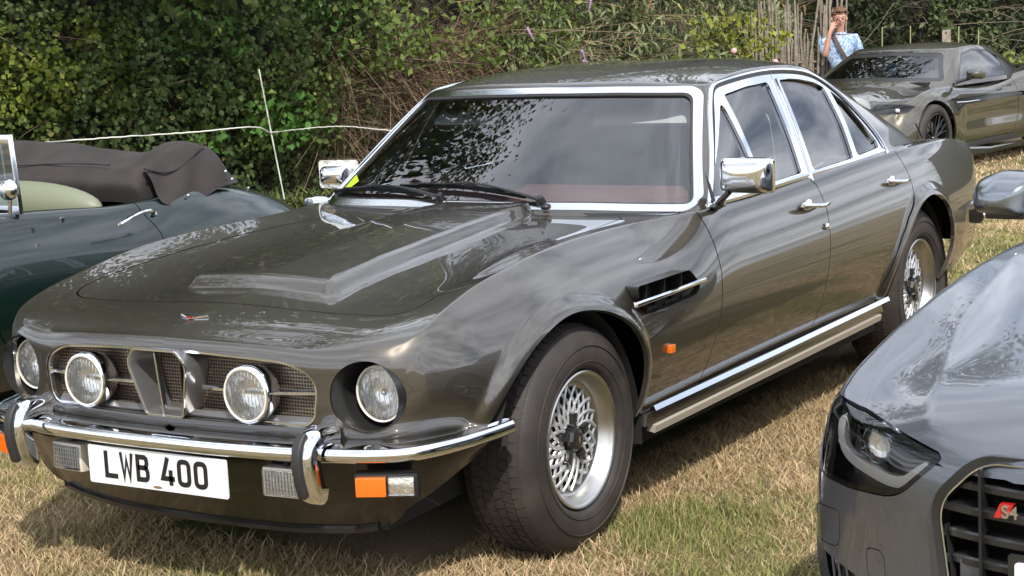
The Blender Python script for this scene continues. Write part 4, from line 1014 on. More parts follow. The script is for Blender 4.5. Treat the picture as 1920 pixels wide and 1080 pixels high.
# a lush tuft against the front tyre and rank grass along the hedge foot
r = np.random.default_rng(21); n = 1500; P = []
def tall(n, cx, cy, sx, sy, h, w_, seed, col=(.17, .26, .045), dry=.25):
    r = np.random.default_rng(seed); X = cx+sx*r.normal(size=n); Y = cy+sy*r.normal(size=n); az = r.uniform(0, 6.28, n); ln = r.uniform(.1, .75, n); hh = h*r.uniform(.4, 1.1, n)
    dx, dy = np.cos(az), np.sin(az); base = np.stack([X, Y, ground_drop(X, Y)-.004], 1); sd_ = np.stack([-dy, dx, 0*dx], 1)*w_
    a = np.stack([dx*ln*.3, dy*ln*.3, np.ones(n)*.95], 1)*(hh*.5)[:, None]; b_ = a+np.stack([dx*ln, dy*ln, np.sqrt(1-ln**2)], 1)*(hh*.6)[:, None]
    V = np.stack([base-sd_, base+sd_, base+a-sd_*.8, base+a+sd_*.8, base+b_], 1).reshape(-1, 3); i = np.arange(n)*5
    F = np.concatenate([np.stack([i, i+1, i+3], 1), np.stack([i, i+3, i+2], 1), np.stack([i+2, i+3, i+4], 1)])
    c = np.array(col)*(.6+.8*r.random((n, 1))); d_ = r.random(n) < dry; c[d_] = np.array([.46, .36, .17])*(.6+.7*r.random((d_.sum(), 1))); return V, F, np.repeat(c, 5, 0)
V, F, Cc = tall(600, -.20, .985, .14, .05, .07, .0017, 31, (.15, .21, .05), .3)
tf = mesh_np('grass_tuft', V, F, Cc, M['blade']); tag(tf, 'bright green grass tuft growing against the front tyre', None, None, 'stuff')

# ---- hedge line: polyline at the foot
HL = np.array([(2.0, -13.5), (-4., -9.8), (-8.9, -7.7), (-12.0, -7.0), (-17.5, -7.3), (-24., -7.8), (-30., -3.), (-34., 4.), (-36, 12)]); 
hcum = np.r_[0, np.cumsum(np.linalg.norm(np.diff(HL, axis=0), axis=1))]; hfn = nspline(hcum, HL)
def hpt(a, h, d):
    """a along the hedge line (m), h height, d outwards from the hedge face towards the cars"""
    a = np.asarray(a, float); p = hfn(a); q = hfn(a+.05)-hfn(a-.05); q /= np.linalg.norm(q, axis=-1, keepdims=True); nrm = np.stack([-q[..., 1]*-1, q[..., 0]*-1], -1)
    nrm = np.stack([q[..., 1], -q[..., 0]], -1); s_ = np.sign((nrm*(np.array([4.5, 3.5])-p)).sum(-1, keepdims=True)); nrm = nrm*s_
    x = p[..., 0]+nrm[..., 0]*d; y = p[..., 1]+nrm[..., 1]*d; return np.stack([x, y, ground_drop(x, y)+h], -1), np.concatenate([nrm, 0*nrm[..., :1]], -1)
def leaf_cloud(P, Nn, size, asp, r, up=.35, droop=0., fold=.25, spread=.8, wv=.5):
    """four-vertex folded leaves at P facing roughly Nn"""
    n = len(P); nn = Nn+spread*r.normal(size=(n, 3)); nn[:, 2] += up; nn /= np.linalg.norm(nn, axis=1, keepdims=True)
    d = r.normal(size=(n, 3)); d[:, 2] -= droop; d -= nn*(d*nn).sum(1, keepdims=True); d /= np.linalg.norm(d, axis=1, keepdims=True); s_ = np.cross(nn, d)
    L = (size*(.6+.8*r.random(n)))[:, None]; W_ = L*asp
    A = P-d*L*.5; B = P+s_*W_*.5+nn*L*fold*.25; Cp = P+d*L*.5-nn*L*.12; D = P-s_*W_*.5+nn*L*fold*.25
    return np.stack([A, B, Cp, D], 1).reshape(-1, 3)
def leaf_obj(name, parent, V, cols, m=None):
    n = len(V)//4; i = np.arange(n)*4; F = np.concatenate([np.stack([i, i+1, i+2], 1), np.stack([i, i+2, i+3], 1)])
    o = mesh_np(name, V, F, np.repeat(np.clip(cols, 0, 1), 4, 0), m or M['leaf'], parent); o['kind'] = 'stuff'; return o
def twigs(name, parent, n, afn, r, L=.7, rad=.006, col=(.16, .10, .065), arch=.5, seg=5):
    """bent thin canes: three-sided tubes"""
    V, F, Cc = [], [], []
    P, Nn = afn(n); D = r.normal(size=(n, 3)); D[:, 2] = np.abs(D[:, 2])*.7; D += Nn*.5; D /= np.linalg.norm(D, axis=1, keepdims=True)
    bend = r.normal(size=(n, 3))*arch; bend[:, 2] -= arch*.8; LL = L*(.4+r.random(n)*1.1); rr_ = rad*(.5+r.random(n)); c0 = np.array(col)*(.5+1.0*r.random((n, 1)))
    T = np.linspace(0, 1, seg); pts = P[:, None]+(D[:, None]*T[None, :, None]+bend[:, None]*.5*(T**2)[None, :, None])*LL[:, None, None]
    u_ = np.cross(D, [.3, .2, 1.]); u_ /= np.linalg.norm(u_, axis=1, keepdims=True); v_ = np.cross(D, u_); ring = []
    for k in range(3):
        a = 2*np.pi*k/3; ring.append(pts+((u_*np.cos(a)+v_*np.sin(a))*rr_[:, None])[:, None]*(1-.6*T)[None, :, None])
    R_ = np.stack(ring, 2)                      # n, seg, 3, 3
    V = R_.reshape(-1, 3); base = np.arange(n)*seg*3; F = []
    for s_ in range(seg-1):
        for k in range(3):
            k2 = (k+1) % 3; F.append(np.stack([base+s_*3+k, base+s_*3+k2, base+(s_+1)*3+k2, base+(s_+1)*3+k], 1))
    F = np.concatenate(F); o = mesh_np(name, V, F, np.repeat(c0, seg*3, 0), M['twig'], parent); o['kind'] = 'stuff'; return o
def bump_depth(a, h, seed): return .9*vnoise(a, h, .55, seed)+.55*vnoise(a, h, 1.4, seed+1)+.25*vnoise(a, h, 3.5, seed+2)
def patch(name, label, cat, a0, a1, h0, h1, dens, size, asp, cols, seed, dep=1., droop=0., up=.35, spread=.8, base_d=0., edge=.5, clump=1., thick=.5, keep=.30):
    """one shrub of the hedge: foliage spread over a bulging mass"""
    r = np.random.default_rng(seed); n = int((a1-a0)*(h1-h0)*dens); a = r.uniform(a0, a1, n); h = h0+(h1-h0)*r.random(n)
    e_ = np.minimum.reduce([(a-a0)/edge, (a1-a)/edge, (h1-h)/edge*1.0]); k = e_ > r.random(n)*1.0*vnoise(a, h, 1.7, seed+7)*1.3-.1; a, h = a[k], h[k]; n = len(a)
    cl = vnoise(a, h, 4.2*clump, seed+11)*.6+vnoise(a, h, 9*clump, seed+12)*.4; k = cl > keep+.12*r.random(n); a, h, cl = a[k], h[k], cl[k]; n = len(a)
    lay = r.random(n)**1.5
    d = base_d+dep*bump_depth(a, h, seed)*(.55+.45*np.clip(1.2-(h/4.5)**2, 0, 1))+.35*(cl-.5)-thick*lay
    P, Nn = hpt(a, h, d); P += r.normal(size=P.shape)*.02; t_ = thing(name, label, cat, tuple(hpt((a0+a1)/2, 0, .3)[0]))
    P0 = P-np.array(t_.location)
    V = leaf_cloud(P0, Nn, size, asp, r, up, droop, spread=spread)
    c1, c2, c3 = [np.array(c) for c in cols]; v = vnoise(a, h, 1.1, seed+20)[:, None]*.7+r.random((n, 1))*.5-.1; v = np.clip(v, 0, 1)
    c = c1*(1-v)+c2*v; s3 = (r.random(n) < .035)[:, None]; c = np.where(s3, c3, c)*(.7+.6*r.random((n, 1)))
    leaf_obj('foliage', t_, V, c)
    def afn(m_):
        aa = r.uniform(a0, a1, m_); hh_ = h0+(h1-h0)*r.random(m_); P_, N_ = hpt(aa, hh_*.9, base_d+dep*bump_depth(aa, hh_, seed)*.8-.25); return P_-np.array(t_.location), N_
    return t_, afn, r
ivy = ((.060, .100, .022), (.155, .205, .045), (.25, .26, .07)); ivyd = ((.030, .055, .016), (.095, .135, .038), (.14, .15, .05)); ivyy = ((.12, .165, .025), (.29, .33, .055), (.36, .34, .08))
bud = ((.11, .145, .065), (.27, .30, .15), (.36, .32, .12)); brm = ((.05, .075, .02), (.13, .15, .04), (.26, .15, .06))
# ================================================================== THE OTHER CARS
def generic_body(plan, kF, kR, toplines, zcr, insS, insF, z0s, z0f_, z0r, nside=30, xF=None, lv=2, tts=None, sss=None, wn_=None):
    pf, pt = polyline_fn(plan); LF, LR, LE = pt[kF], pt[kR], pt[-1]; cen = (plan[0][0]+plan[-1][0])/2
    zfe = lambda f: float(nspline(np.r_[[-t[0] for t in toplines[:0:-1]], [t[0] for t in toplines]], [float(t[1](t[2])) for t in toplines[:0:-1]]+[float(t[1](t[2])) for t in toplines])(f))
    def w(L, v):
        p = pf(L); d = pf(L+.003)-pf(L-.003); d /= np.linalg.norm(d); n = np.array([-d[1], d[0]])
        if n@(p-np.array([cen, 0])) < 0: n = -n
        b = float(sstep(np.array((L-LF+.10)/.30))); br = float(sstep(np.array((L-LR+.25)/.3)))
        f = lambda u: (float(insF(u))*(1-b)+float(insS(u))*b)*(1-br)+float(insF(u))*1.2*br
        q = p-n*f(v); q1 = p-n*f(1.)
        z1 = zfe(L/LF) if L <= LF else float(zcr(q1[0]))
        if L >= LR: z1 = float(zcr(pf(LR)[0]))
        z0 = z0f_ if L < LF else (z0r if L > LR else float(np.interp(-L, [-LR, -LR+.4, -LF-.4, -LF], [z0r, z0s, z0s, z0f_])))
        return (q[0], q[1], z0+(z1-z0)*v)
    wn_ = np.array([0, .1, .25, .4, .55, .7, .84, .93, 1.]) if wn_ is None else wn_
    tts = np.array([0, .18, .36, .54, .70, .84, .94, 1.]) if tts is None else tts
    sss = np.r_[0, .015, np.linspace(.045, .955, nside), .985, 1] if sss is None else sss
    return box_shell(lambda t, v: w(t*LF, v), lambda s, v: w(LF+s*(LR-LF), v), lambda t, v: w(LR+t*(LE-LR), v), wn_, None, [(t[0], t[1]) for t in toplines], tts, sss, lv)
def generic_cab(gB, gT, kf, kr, z0, gzt, lines, lv=2, bulge=.03, dense=18):
    bfn, _ = polyline_fn(gB); tfn, _ = polyline_fn(gT)
    kB = np.r_[0, np.cumsum(np.linalg.norm(np.diff(np.array(gB), axis=0), axis=1))]; kT = np.r_[0, np.cumsum(np.linalg.norm(np.diff(np.array(gT), axis=0), axis=1))]; cx = np.mean([p[0] for p in gT])
    def gw_(c, w):
        b = bfn(float(np.interp(c, range(len(kB)), kB))); t = tfn(float(np.interp(c, range(len(kT)), kT))); p = b*(1-w)+t*w
        n = np.array([p[0]-cx, p[1]*2.]); n /= max(np.linalg.norm(n), 1e-6); q = p+n*bulge*4*w*(1-w); return (q[0], q[1], z0+(float(gzt(t[0]))-z0)*w)
    K = len(gB)-1
    return box_shell(lambda t, w: gw_(kf*t, w), lambda s, w: gw_(kf+s*(kr-kf), w), lambda t, w: gw_(kr+t*(K-kr), w), np.array([0, .15, .35, .55, .75, .92, 1.]), None, lines, np.array([0, .2, .4, .6, .8, .93, 1.]), np.r_[0, .03, np.linspace(.08, .92, dense), .97, 1], lv)
def plain_wheel(parent, cx, cy, cz, R0, rim, wid, sg, m_rim, spokes=10, width=.020, dish=.035):
    e = thing_part('wheel', parent); o = Vector((cx, cy, cz)); ax = Vector((0, sg, 0))
    pr = [(rim-.01, -.03), (rim+.006, .0), (rim+.02, .008), (R0-.03, .004), (R0-.008, -.012), (R0, -.03), (R0, -wid+.03), (R0-.02, -wid), (rim, -wid+.01)]
    MB().lathe(pr, o, ax, 64).build('tyre', M['tyre'], e, angle=60)
    MB().lathe([(rim-.003, -.012), (rim, .0), (rim-.010, .002), (rim-.016, -.010), (rim-.03, -.09), (rim-.04, -.12)], o, ax, 64).build('rim', m_rim, e)
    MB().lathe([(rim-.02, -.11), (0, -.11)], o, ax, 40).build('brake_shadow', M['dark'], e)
    MB().lathe([(.17, -.095), (.17, -.085), (.08, -.085)], o, ax, 40).build('brake_disc', M['alloy'], e)
    for k in range(spokes):
        a = 2*math.pi*k/spokes+.2; mb = MB()
        for s2 in (-1, 1):
            b = a+s2*.17; mb.tube([o+Vector((.045*math.cos(a), -sg*dish, .045*math.sin(a))), o+Vector((.6*rim*math.cos((a+b)/2), -sg*(dish-.012), .6*rim*math.sin((a+b)/2))), o+Vector(((rim-.008)*math.cos(b), -sg*.012, (rim-.008)*math.sin(b)))], [width*.55, width*.42, width*.40], 5, ell=(1, 1))
        mb.build('spoke', m_rim, e, angle=30)
    MB().lathe([(0, -dish+.02), (.03, -dish+.018), (.036, -dish), (.055, -dish-.02)], o, ax, 24).build('centre_cap', M['satin'], e)
    return e
def place(root): bpy.context.view_layer.update()

# ---------------------------------------------------------------- modern dark grey saloon at the right edge
A_ = thing('modern_car', 'dark grey modern sports saloon with dusty bonnet, black grille and red S4 badge', 'car', (1.215, 2.775, 0), -.057)
M['gpaint'] = paint('blue grey metallic paint', (.105, .115, .132), .7, .44, dirt=.05); AP = M['gpaint']; AP.node_tree.nodes['Principled BSDF'].inputs['Coat IOR'].default_value = 1.52
pln = [(.0, 0), (-.010, .20), (-.035, .36), (-.078, .48), (-.145, .60), (-.222, .71), (-.302, .808), (-.405, .888), (-.60, .918), (-.90, .925), (-1.5, .905), (-2.5, .905), (-3.5, .912), (-4.1, .885), (-4.45, .82), (-4.62, .70), (-4.68, .4), (-4.70, 0)]
zk = nspline([-.29, -.42, -.55, -.86, -1.12, -1.4, -1.9, -3., -3.9, -4.5, -4.7], [.728, .755, .783, .845, .882, .905, .915, .945, .97, .975, .96])
l0 = nspline([.0, -.06, -.2, -.44, -.74, -1.02, -1.4, -1.7, -3., -4., -4.7], [.712, .745, .795, .838, .872, .898, .928, .945, .93, .98, .96])
l1 = nspline([-.07, -.2, -.437, -.737, -1.02, -1.46, -1.8, -3., -4., -4.7], [.690, .752, .798, .838, .869, .902, .92, .93, .98, .96])
l2 = nspline([-.16, -.3, -.5, -.75, -1.02, -1.46, -1.8, -3., -4., -4.7], [.700, .738, .772, .815, .853, .893, .915, .93, .975, .96])
bodyA = generic_body(pln, 6, 15, [(0, l0, 0.), (.555, l1, -.07), (.76, l2, -.16), (1., zk, -.29)], zk,
    nspline([0, .2, .45, .65, .82, .93, 1.], [.03, .0, -.002, .006, .032, .058, .090]), nspline([0, .10, .25, .45, .7, .9, 1.], [.02, -.020, -.006, .006, .008, .012, .030]), .20, .18, .25, 40, lv=3)
V = bodyA.V
for x0 in (-.90, -3.71):
    d = np.hypot(V[:, 0]-x0, V[:, 2]-.335)-.375; V[:, 1] += np.sign(V[:, 1])*.018*(1-sstep((d-.01)/.05))*(np.abs(V[:, 1]) > .6)*(d > -.3)
# shoulder crease
crease = sdf(np.array([(.2, -.455), (.2, .455), (-.07, .445), (-.2, .515), (-.437, .59), (-.737, .66), (-1.02, .703), (-1.46, .767), (-1.9, .79), (-1.9, -.79), (-1.46, -.767), (-1.02, -.703), (-.737, -.66), (-.437, -.59), (-.2, -.515), (-.07, -.445)]), V[:, 0], V[:, 1])
V[:, 2] += np.where((V[:, 2] > .66) & (V[:, 0] > -1.85), (.010*np.exp(np.minimum(crease, 0)/.09)-.17*np.clip(crease, 0, .15))*sstep((V[:, 2]-.68)/.05)*sstep((V[:, 0]+1.85)/.3), 0)
bodyA = renorm(bodyA); V = bodyA.V; ax, ay, az = V[:, 0], np.abs(V[:, 1]), V[:, 2]
fr = ax > -.62
hlP = rpoly([(.442, .683), (.52, .695), (.607, .706), (.725, .713), (.800, .722), (.862, .700), (.880, .60), (.835, .548), (.72, .553), (.589, .571), (.545, .590)], [.02, 0, 0, .0, .03, .03, .03, .03, 0, .03, .03], 5)
g_hl = np.where(fr, sdf(hlP, ay, az), 1.)
grP = rpoly([(-.36, .702), (.36, .702), (.462, .600), (.405, .275), (-.405, .275), (-.462, .600)], [.05, .05, .05, .05, .05, .05], 6)
g_g = np.where(ax > -.3, sdf(grP, V[:, 1], az), 1.)
loP = rpoly([(.54, .350), (.80, .378), (.885, .400), (.885, .25), (.56, .235)], .02, 4)
g_lo = np.where(fr, sdf(loP, ay, az), 1.)
bonP = rpoly([(-.03, -.36), (-.03, .36), (-.07, .405), (-.088, .444), (-.175, .607), (-.262, .725), (-.312, .782), (-.5, .815), (-.9, .835), (-1.5, .84), (-1.62, .70), (-1.55, 0), (-1.62, -.70), (-1.5, -.84), (-.9, -.835), (-.5, -.815), (-.312, -.782), (-.262, -.725), (-.175, -.607), (-.088, -.444), (-.07, -.405)], 0)
g_bn = np.where((bodyA.N[:, 2] > .12) & (az > .66), -sdf(bonP, V[:, 0], V[:, 1]), -1.)
g_ar = np.minimum(np.hypot(ax+.90, az-.335)-.372, np.hypot(ax+3.71, az-.335)-.372); g_ar = np.where(ay > .6, g_ar, 1.)
g_cb = np.where(az > .85, sdf(rpoly([(-1.70, -.72), (-1.70, .72), (-4.1, .70), (-4.1, -.70)], .1), V[:, 0], V[:, 1]), 1.)
capP = [rpoly([(.752, .490), (.855, .475), (.850, .395), (.757, .405)], .018, 4), rpoly([(.603, .447), (.660, .440), (.652, .372), (.596, .380)], .016, 4)]
g_cp = [np.where(fr, -sdf(c, ay, az), -1.) for c in capP]
doorsP = [[(-1.62, 1.0), (-1.60, .8), (-1.62, .30), (-2.62, .30), (-2.70, .6), (-2.68, 1.0)], [(-2.68, 1.0), (-2.70, .6), (-2.62, .30), (-3.28, .30), (-3.36, .45), (-3.55, .70), (-3.62, 1.0)]]
g_dr = [np.where(ay > .78, -sdf(np.array(p), ax, az), -1.) for p in doorsP]
bodyA.cut(g_hl-.003, g_g, g_lo, g_ar, g_cb, -g_bn-.0022, *[-g-.0012 for g in g_cp], *[-g-.002 for g in g_dr]).build('body_shell', AP, A_, lip=.02)
bodyA.cut(g_bn-.0022, g_cb, g_hl-.004).build('bonnet', AP, A_, lip=.02)
for g in g_cp:
    for sg in (1, -1): bodyA.cut(np.where(V[:, 1]*sg > 0, 1., -1.), g-.0012).build('bumper_cap', AP, A_, lip=.02)
for g in g_dr:
    for sg in (1, -1): bodyA.cut(np.where(V[:, 1]*sg > 0, 1., -1.), g-.002, g_ar, g_cb).build('door', AP, A_, lip=.02)
def liftA(y, z, off=0., x0=-.62):
    m_ = (V[:, 0] > x0); A = V[m_]; Nn = bodyA.N[m_]; k = np.argmin((A[:, 1]-y)**2+(A[:, 2]-z)**2+np.where(A[:, 2] > .70, .0, 0)); p = A[k]; n_ = Nn[k]
    x = p[0]-((y-p[1])*n_[1]+(z-p[2])*n_[2])/max(n_[0], .25); return Vector((x, y, z))+Vector(n_)*off
M['clearlens'] = glass('headlamp cover', (.93, .94, .95), 1.5)
for sg in (1, -1):
    on = np.where(V[:, 1]*sg > 0, 1., -1.)
    h = bodyA.cut(on, -g_hl).offset(-.003).build('headlamp', M['clearlens'], A_)
    bodyA.cut(on, -g_hl, g_hl+.010).offset(-.004).build('headlamp_seal', M['satin'], h)
    bodyA.cut(on, -g_hl).offset(-.075).build('lamp_housing', mat('lamp housing', (.26, .26, .27), .25, .75), h)
    wall = [liftA(a*sg, b, -.004) for a, b in hlP]; wall2 = [liftA(a*sg, b, -.080) for a, b in hlP]
    MB().add([tuple(q) for p in zip(wall, wall2) for q in p], quads(0, len(wall), 2, True)).build('lamp_wall', M['satin'], h)
    pc = liftA(.685*sg, .660, -.050); dn = Vector((.92, .38*sg, -.02)).normalized()
    MB().lathe([(.0, .028), (.018, .026), (.034, .016), (.040, .0)], pc, dn, 32).build('projector_lens', M['lens'], h)
    MB().lathe([(0, -.01), (.030, -.004), (.040, .0)], pc, dn, 32).build('projector', M['refl'], h)
    MB().lathe([(.040, .0), (.042, .007), (.045, .004), (.049, -.006), (.050, -.02)], pc, dn, 40).build('projector_ring', M['bright'], h)
    # L shaped light guide
    lg = [(.800, .700), (.803, .655), (.780, .622), (.735, .606), (.67, .598), (.60, .596), (.565, .606), (.535, .630), (.50, .655)]
    lp = [liftA(a*sg, b, -.030) for a, b in curve(lg, 26)]
    MB().strip(lp, Vector((.9, .4*sg, 0)), [(-.013, -.01), (-.013, .004), (.013, .004), (.013, -.01)]).build('light_guide', mat('light guide', (.62, .60, .55), .3), h, bevel=.002)
    for k in range(3):
        lp = [liftA(a*sg, b, -.038+.004*k) for a, b in curve([(.63, .665-.012*k), (.58, .655-.012*k), (.52, .665-.010*k), (.475, .676-.006*k)], 10)]
        MB().strip(lp, Vector((.9, .4*sg, 0)), [(-.003, -.02), (-.003, .002), (.003, .002), (.003, -.02)]).build('lamp_rib', M['steel'], h)
    bodyA.cut(on, -g_lo).offset(-.05).build('lower_grille_back', M['dark'], A_)
    mb = MB()
    for k in range(10):
        for a, b in (((.53+.036*k, .24), (.53+.036*k-.05, .385)), ((.53+.036*k-.05, .24), (.53+.036*k, .385))):
            if a[0] < .5 or b[0] < .5: continue
            mb.tube([liftA(a[0]*sg, a[1], -.03), liftA(b[0]*sg, b[1], -.03)], .004, 4)
    lm = mb.build('lower_grille_mesh', M['satin'], A_, smooth=False); lm['kind'] = 'stuff'
    # door mirror
    mc = Vector((-1.80, .94*sg, 1.01)); secs = []
    for xx, sy, sz, dz in ((-.075, .092, .060, .0), (-.06, .100, .068, 0), (.0, .098, .068, .0), (.05, .084, .056, -.004), (.085, .06, .038, -.010), (.095, .02, .012, -.012)):
        secs += [tuple(mc+Vector((xx, a*sg, b+dz))) for a, b in rpoly([(-sy, -sz), (sy*.96, -sz*.75), (sy, sz*.5), (sy*.3, sz), (-sy, sz*.9)], [sz*.5, sz*.5, sz*.5, sz*.6, sz*.4], 5)]
    k = len(secs)//6; mm = MB().add(secs, quads(0, 6, k, False, True)+[tuple(range(k))[::-1], tuple(range(5*k, 6*k))]).build('door_mirror', mat('satin mirror cap', (.24, .26, .28), .20, .9), A_, angle=70)
    MB().tube([mc+Vector((.0, -.09*sg, -.05)), mc+Vector((.02, -.14*sg, -.075)), mc+Vector((.02, -.17*sg, -.085))], [.03, .028, .035], 10, ell=(1, .6)).build('mirror_arm', M['satin'], mm)
    MB().box(mc+Vector((.005, .02*sg*-1, -.052)), (.11, .13, .026), bev=.010).build('mirror_base', M['satin'], mm)
# grille
rim_ = [liftA(y, z, .002) for y, z in grP]; n = len(rim_)
MB().strip([tuple(p) for p in rim_], Vector((1, 0, 0)), [(-.002, -.03), (-.002, .010), (.018, .010), (.022, .004), (.022, -.03)], True).build('grille_frame', M['satin'], A_, angle=50)
gi = [(y*.955, .49+(z-.49)*.955) for y, z in grP]
MB().strip([tuple(liftA(y, z, .0)+Vector((.0, 0, 0))) for y, z in gi], Vector((1, 0, 0)), [(-.0015, -.03), (-.0015, .011), (.0015, .011), (.0015, -.03)], True).build('grille_edge', M['bright'], A_)
MB().prism([(y, z) for y, z in gi], -.22, -.20).build('grille_backing', M['dark'], A_)
for k, z in enumerate([.636, .586, .534, .482, .43, .38, .33]):
    yw = float(np.interp(z, [.275, .6, .70], [.385, .435, .35]))
    pts = [(float(liftA(y, z, 0).x)-.010, y, z) for y in np.linspace(-yw, yw, 21)]
    MB().strip(pts, Vector((1, 0, 0)), [(-.010, -.06), (-.010, -.004), (-.006, .0), (.006, .0), (.010, -.006), (.012, -.06)]).build('grille_slat', M['satin'], A_, angle=30)
for y in (-.345, -.115, .115, .345): MB().box((-.07, y, .49), (.06, .006, .38)).build('grille_upright', M['black'], A_)
for sg in (1, -1): MB().box((-.075, .372*sg, .462), (.012, .055, .052), bev=.006).build('sensor_panel', AP, A_)
bd = thing_part('S4_badge', A_); bd.name = 'grille_badge'
xb = float(liftA(-.285, .607, 0).x)+.002
MB().prism([(-.312, .592), (-.285, .592), (-.272, .621), (-.299, .621)], xb-.01, xb+.004).build('badge_red', M['red'], bd)
def text_obj(txt, size, loc, rot, m, parent, name, ext=.0015):
    cu = bpy.data.curves.new('t', 'FONT'); cu.body = txt; cu.size = size; cu.extrude = ext; cu.offset = size*.012
    o = bpy.data.objects.new('t', cu); COL.objects.link(o); dg = bpy.context.evaluated_depsgraph_get(); me = bpy.data.meshes.new_from_object(o.evaluated_get(dg)); bpy.data.objects.remove(o, do_unlink=True)
    me.materials.clear(); me.materials.append(m); q = link(name, me, parent, loc); q.rotation_euler = rot; return q
text_obj('S4', .036, (xb+.006, -.296, .594), (math.pi/2, 0, math.pi/2), M['bright'], bd, 'badge_letters', .002)
pa = MB().prism(rpoly([(-.26, .405), (.26, .405), (.26, .516), (-.26, .516)], .008, 4), -.002, .003).build('number_plate', M['white'], A_)
plate_text('V', .0034, -.205, .424, 1.0, M['ink'], pa)
MB().prism([(-.275, .395), (.275, .395), (.275, .526), (-.275, .526)], -.02, -.003).build('plate_holder', M['satin'], A_)
MB().lathe([(.0, .002), (.011, .002), (.014, .0)], liftA(-.862, .452, .0, -.8), (.6, -.8, 0), 16).build('parking_sensor', AP, A_)
MB().box((-1.0, 0, .45), (1.3, 1.1, .4)).build('engine_bay', M['dark'], A_); MB().box((-2.4, 0, .26), (4.0, 1.6, .1)).build('floor_pan', M['dark'], A_)
cabA = generic_cab([(-1.47, 0), (-1.50, .3), (-1.60, .58), (-1.72, .72), (-1.82, .78), (-2.1, .80), (-2.8, .80), (-3.4, .78), (-3.8, .72), (-4.08, .62), (-4.2, .35), (-4.22, 0)],
    [(-2.18, 0), (-2.20, .25), (-2.26, .44), (-2.33, .53), (-2.40, .56), (-2.6, .575), (-2.9, .57), (-3.2, .555), (-3.4, .53), (-3.5, .48), (-3.56, .25), (-3.58, 0)], 4, 9, .90, nspline([-2.18, -2.5, -3., -3.58], [1.345, 1.375, 1.375, 1.325]),
    [(0, nspline([-2.18, -2.5, -3., -3.58], [1.36, 1.40, 1.405, 1.35])), (1., nspline([-2.18, -2.5, -3., -3.58], [1.345, 1.375, 1.375, 1.325]))])
VV = cabA.V; gn = cabA.N; wsA = np.where((VV[:, 0] > -2.45) & (gn[:, 0] > .3), -sdf(rpoly([(-.70, .93), (.70, .93), (.50, 1.32), (-.50, 1.32)], .05), VV[:, 1], VV[:, 2]), -1.)
swA = np.where(np.abs(gn[:, 1]) > .5, -sdf(rpoly([(-1.98, .95), (-2.45, 1.31), (-2.9, 1.335), (-3.35, 1.29), (-3.80, .99), (-3.6, .96)], .04), VV[:, 0], VV[:, 2]), -1.)
rwA = np.where((VV[:, 0] < -3.45) & (gn[:, 0] < -.2), -sdf(rpoly([(-.62, .96), (.62, .96), (.46, 1.29), (-.46, 1.29)], .05), VV[:, 1], VV[:, 2]), -1.)
cabA.cut(-wsA, -swA, -rwA).build('roof', AP, A_, lip=.01)
cabA.cut(wsA).offset(-.004).build('windscreen', M['wg'], A_); cabA.cut(rwA).offset(-.004).build('rear_screen', M['wg'], A_)
for sg in (1, -1): cabA.cut(np.where(VV[:, 1]*sg > 0, 1., -1.), swA).offset(-.006).build('side_window', M['sg'], A_)
MB().box((-2.8, 0, .75), (2.2, 1.35, .5), bev=.1).build('cabin_trim', M['black'], A_)
for x0 in (-.90, -3.71):
    for sg in (1, -1):
        plain_wheel(A_, x0, .885*sg, .328, .328, .240, .25, sg, M['alloy2'], 5, .03)
        al = [(x0+.40*math.cos(a), .32+.40*math.sin(a)) for a in np.linspace(0, math.pi, 20)]; V2 = []
        for x, z in al: V2 += [(x, .55*sg, z), (x, .86*sg, z)]
        MB().add(V2, quads(0, 20, 2)).build('arch_liner', M['dark'], A_)

# ---------------------------------------------------------------- bronze coupe behind
D_ = thing('coupe', 'olive bronze modern sports coupe with black wheels parked behind the grey saloon', 'car', (-13.714, -3.703, -.314), -.138)
M['bpaint'] = paint('olive bronze paint', (.080, .068, .044), .75, .38); DP = M['bpaint']
pln = [(.90, 0), (.875, .30), (.81, .55), (.70, .73), (.58, .83), (.35, .93), (0, .972), (-.45, .962), (-1.2, .925), (-1.9, .945), (-2.5, 1.005), (-2.9, 1.02), (-3.3, .98), (-3.6, .86), (-3.76, .70), (-3.84, .3), (-3.85, 0)]
zk = nspline([.62, .4, .2, 0, -.4, -1.0, -1.8, -2.4, -2.9, -3.4, -3.8], [.60, .725, .80, .845, .865, .845, .865, .93, .955, .93, .87])
l0 = nspline([.90, .75, .4, 0, -.4, -.8, -2., -3., -3.8], [.60, .68, .79, .86, .905, .92, .90, .95, .89]); l1 = nspline([.8, .65, .4, 0, -.4, -.8, -2., -3., -3.8], [.60, .67, .74, .815, .865, .89, .88, .95, .88])
bodyD = generic_body(pln, 4, 14, [(0, l0, .90), (.68, l1, .80), (1., zk, .62)], zk, nspline([0, .2, .5, .65, .85, .94, 1.], [.05, .012, .0, .006, .045, .085, .135]), nspline([0, .2, .5, .8, 1.], [.06, .0, .01, .03, .08]), .19, .16, .25, 34, lv=3)
V = bodyD.V
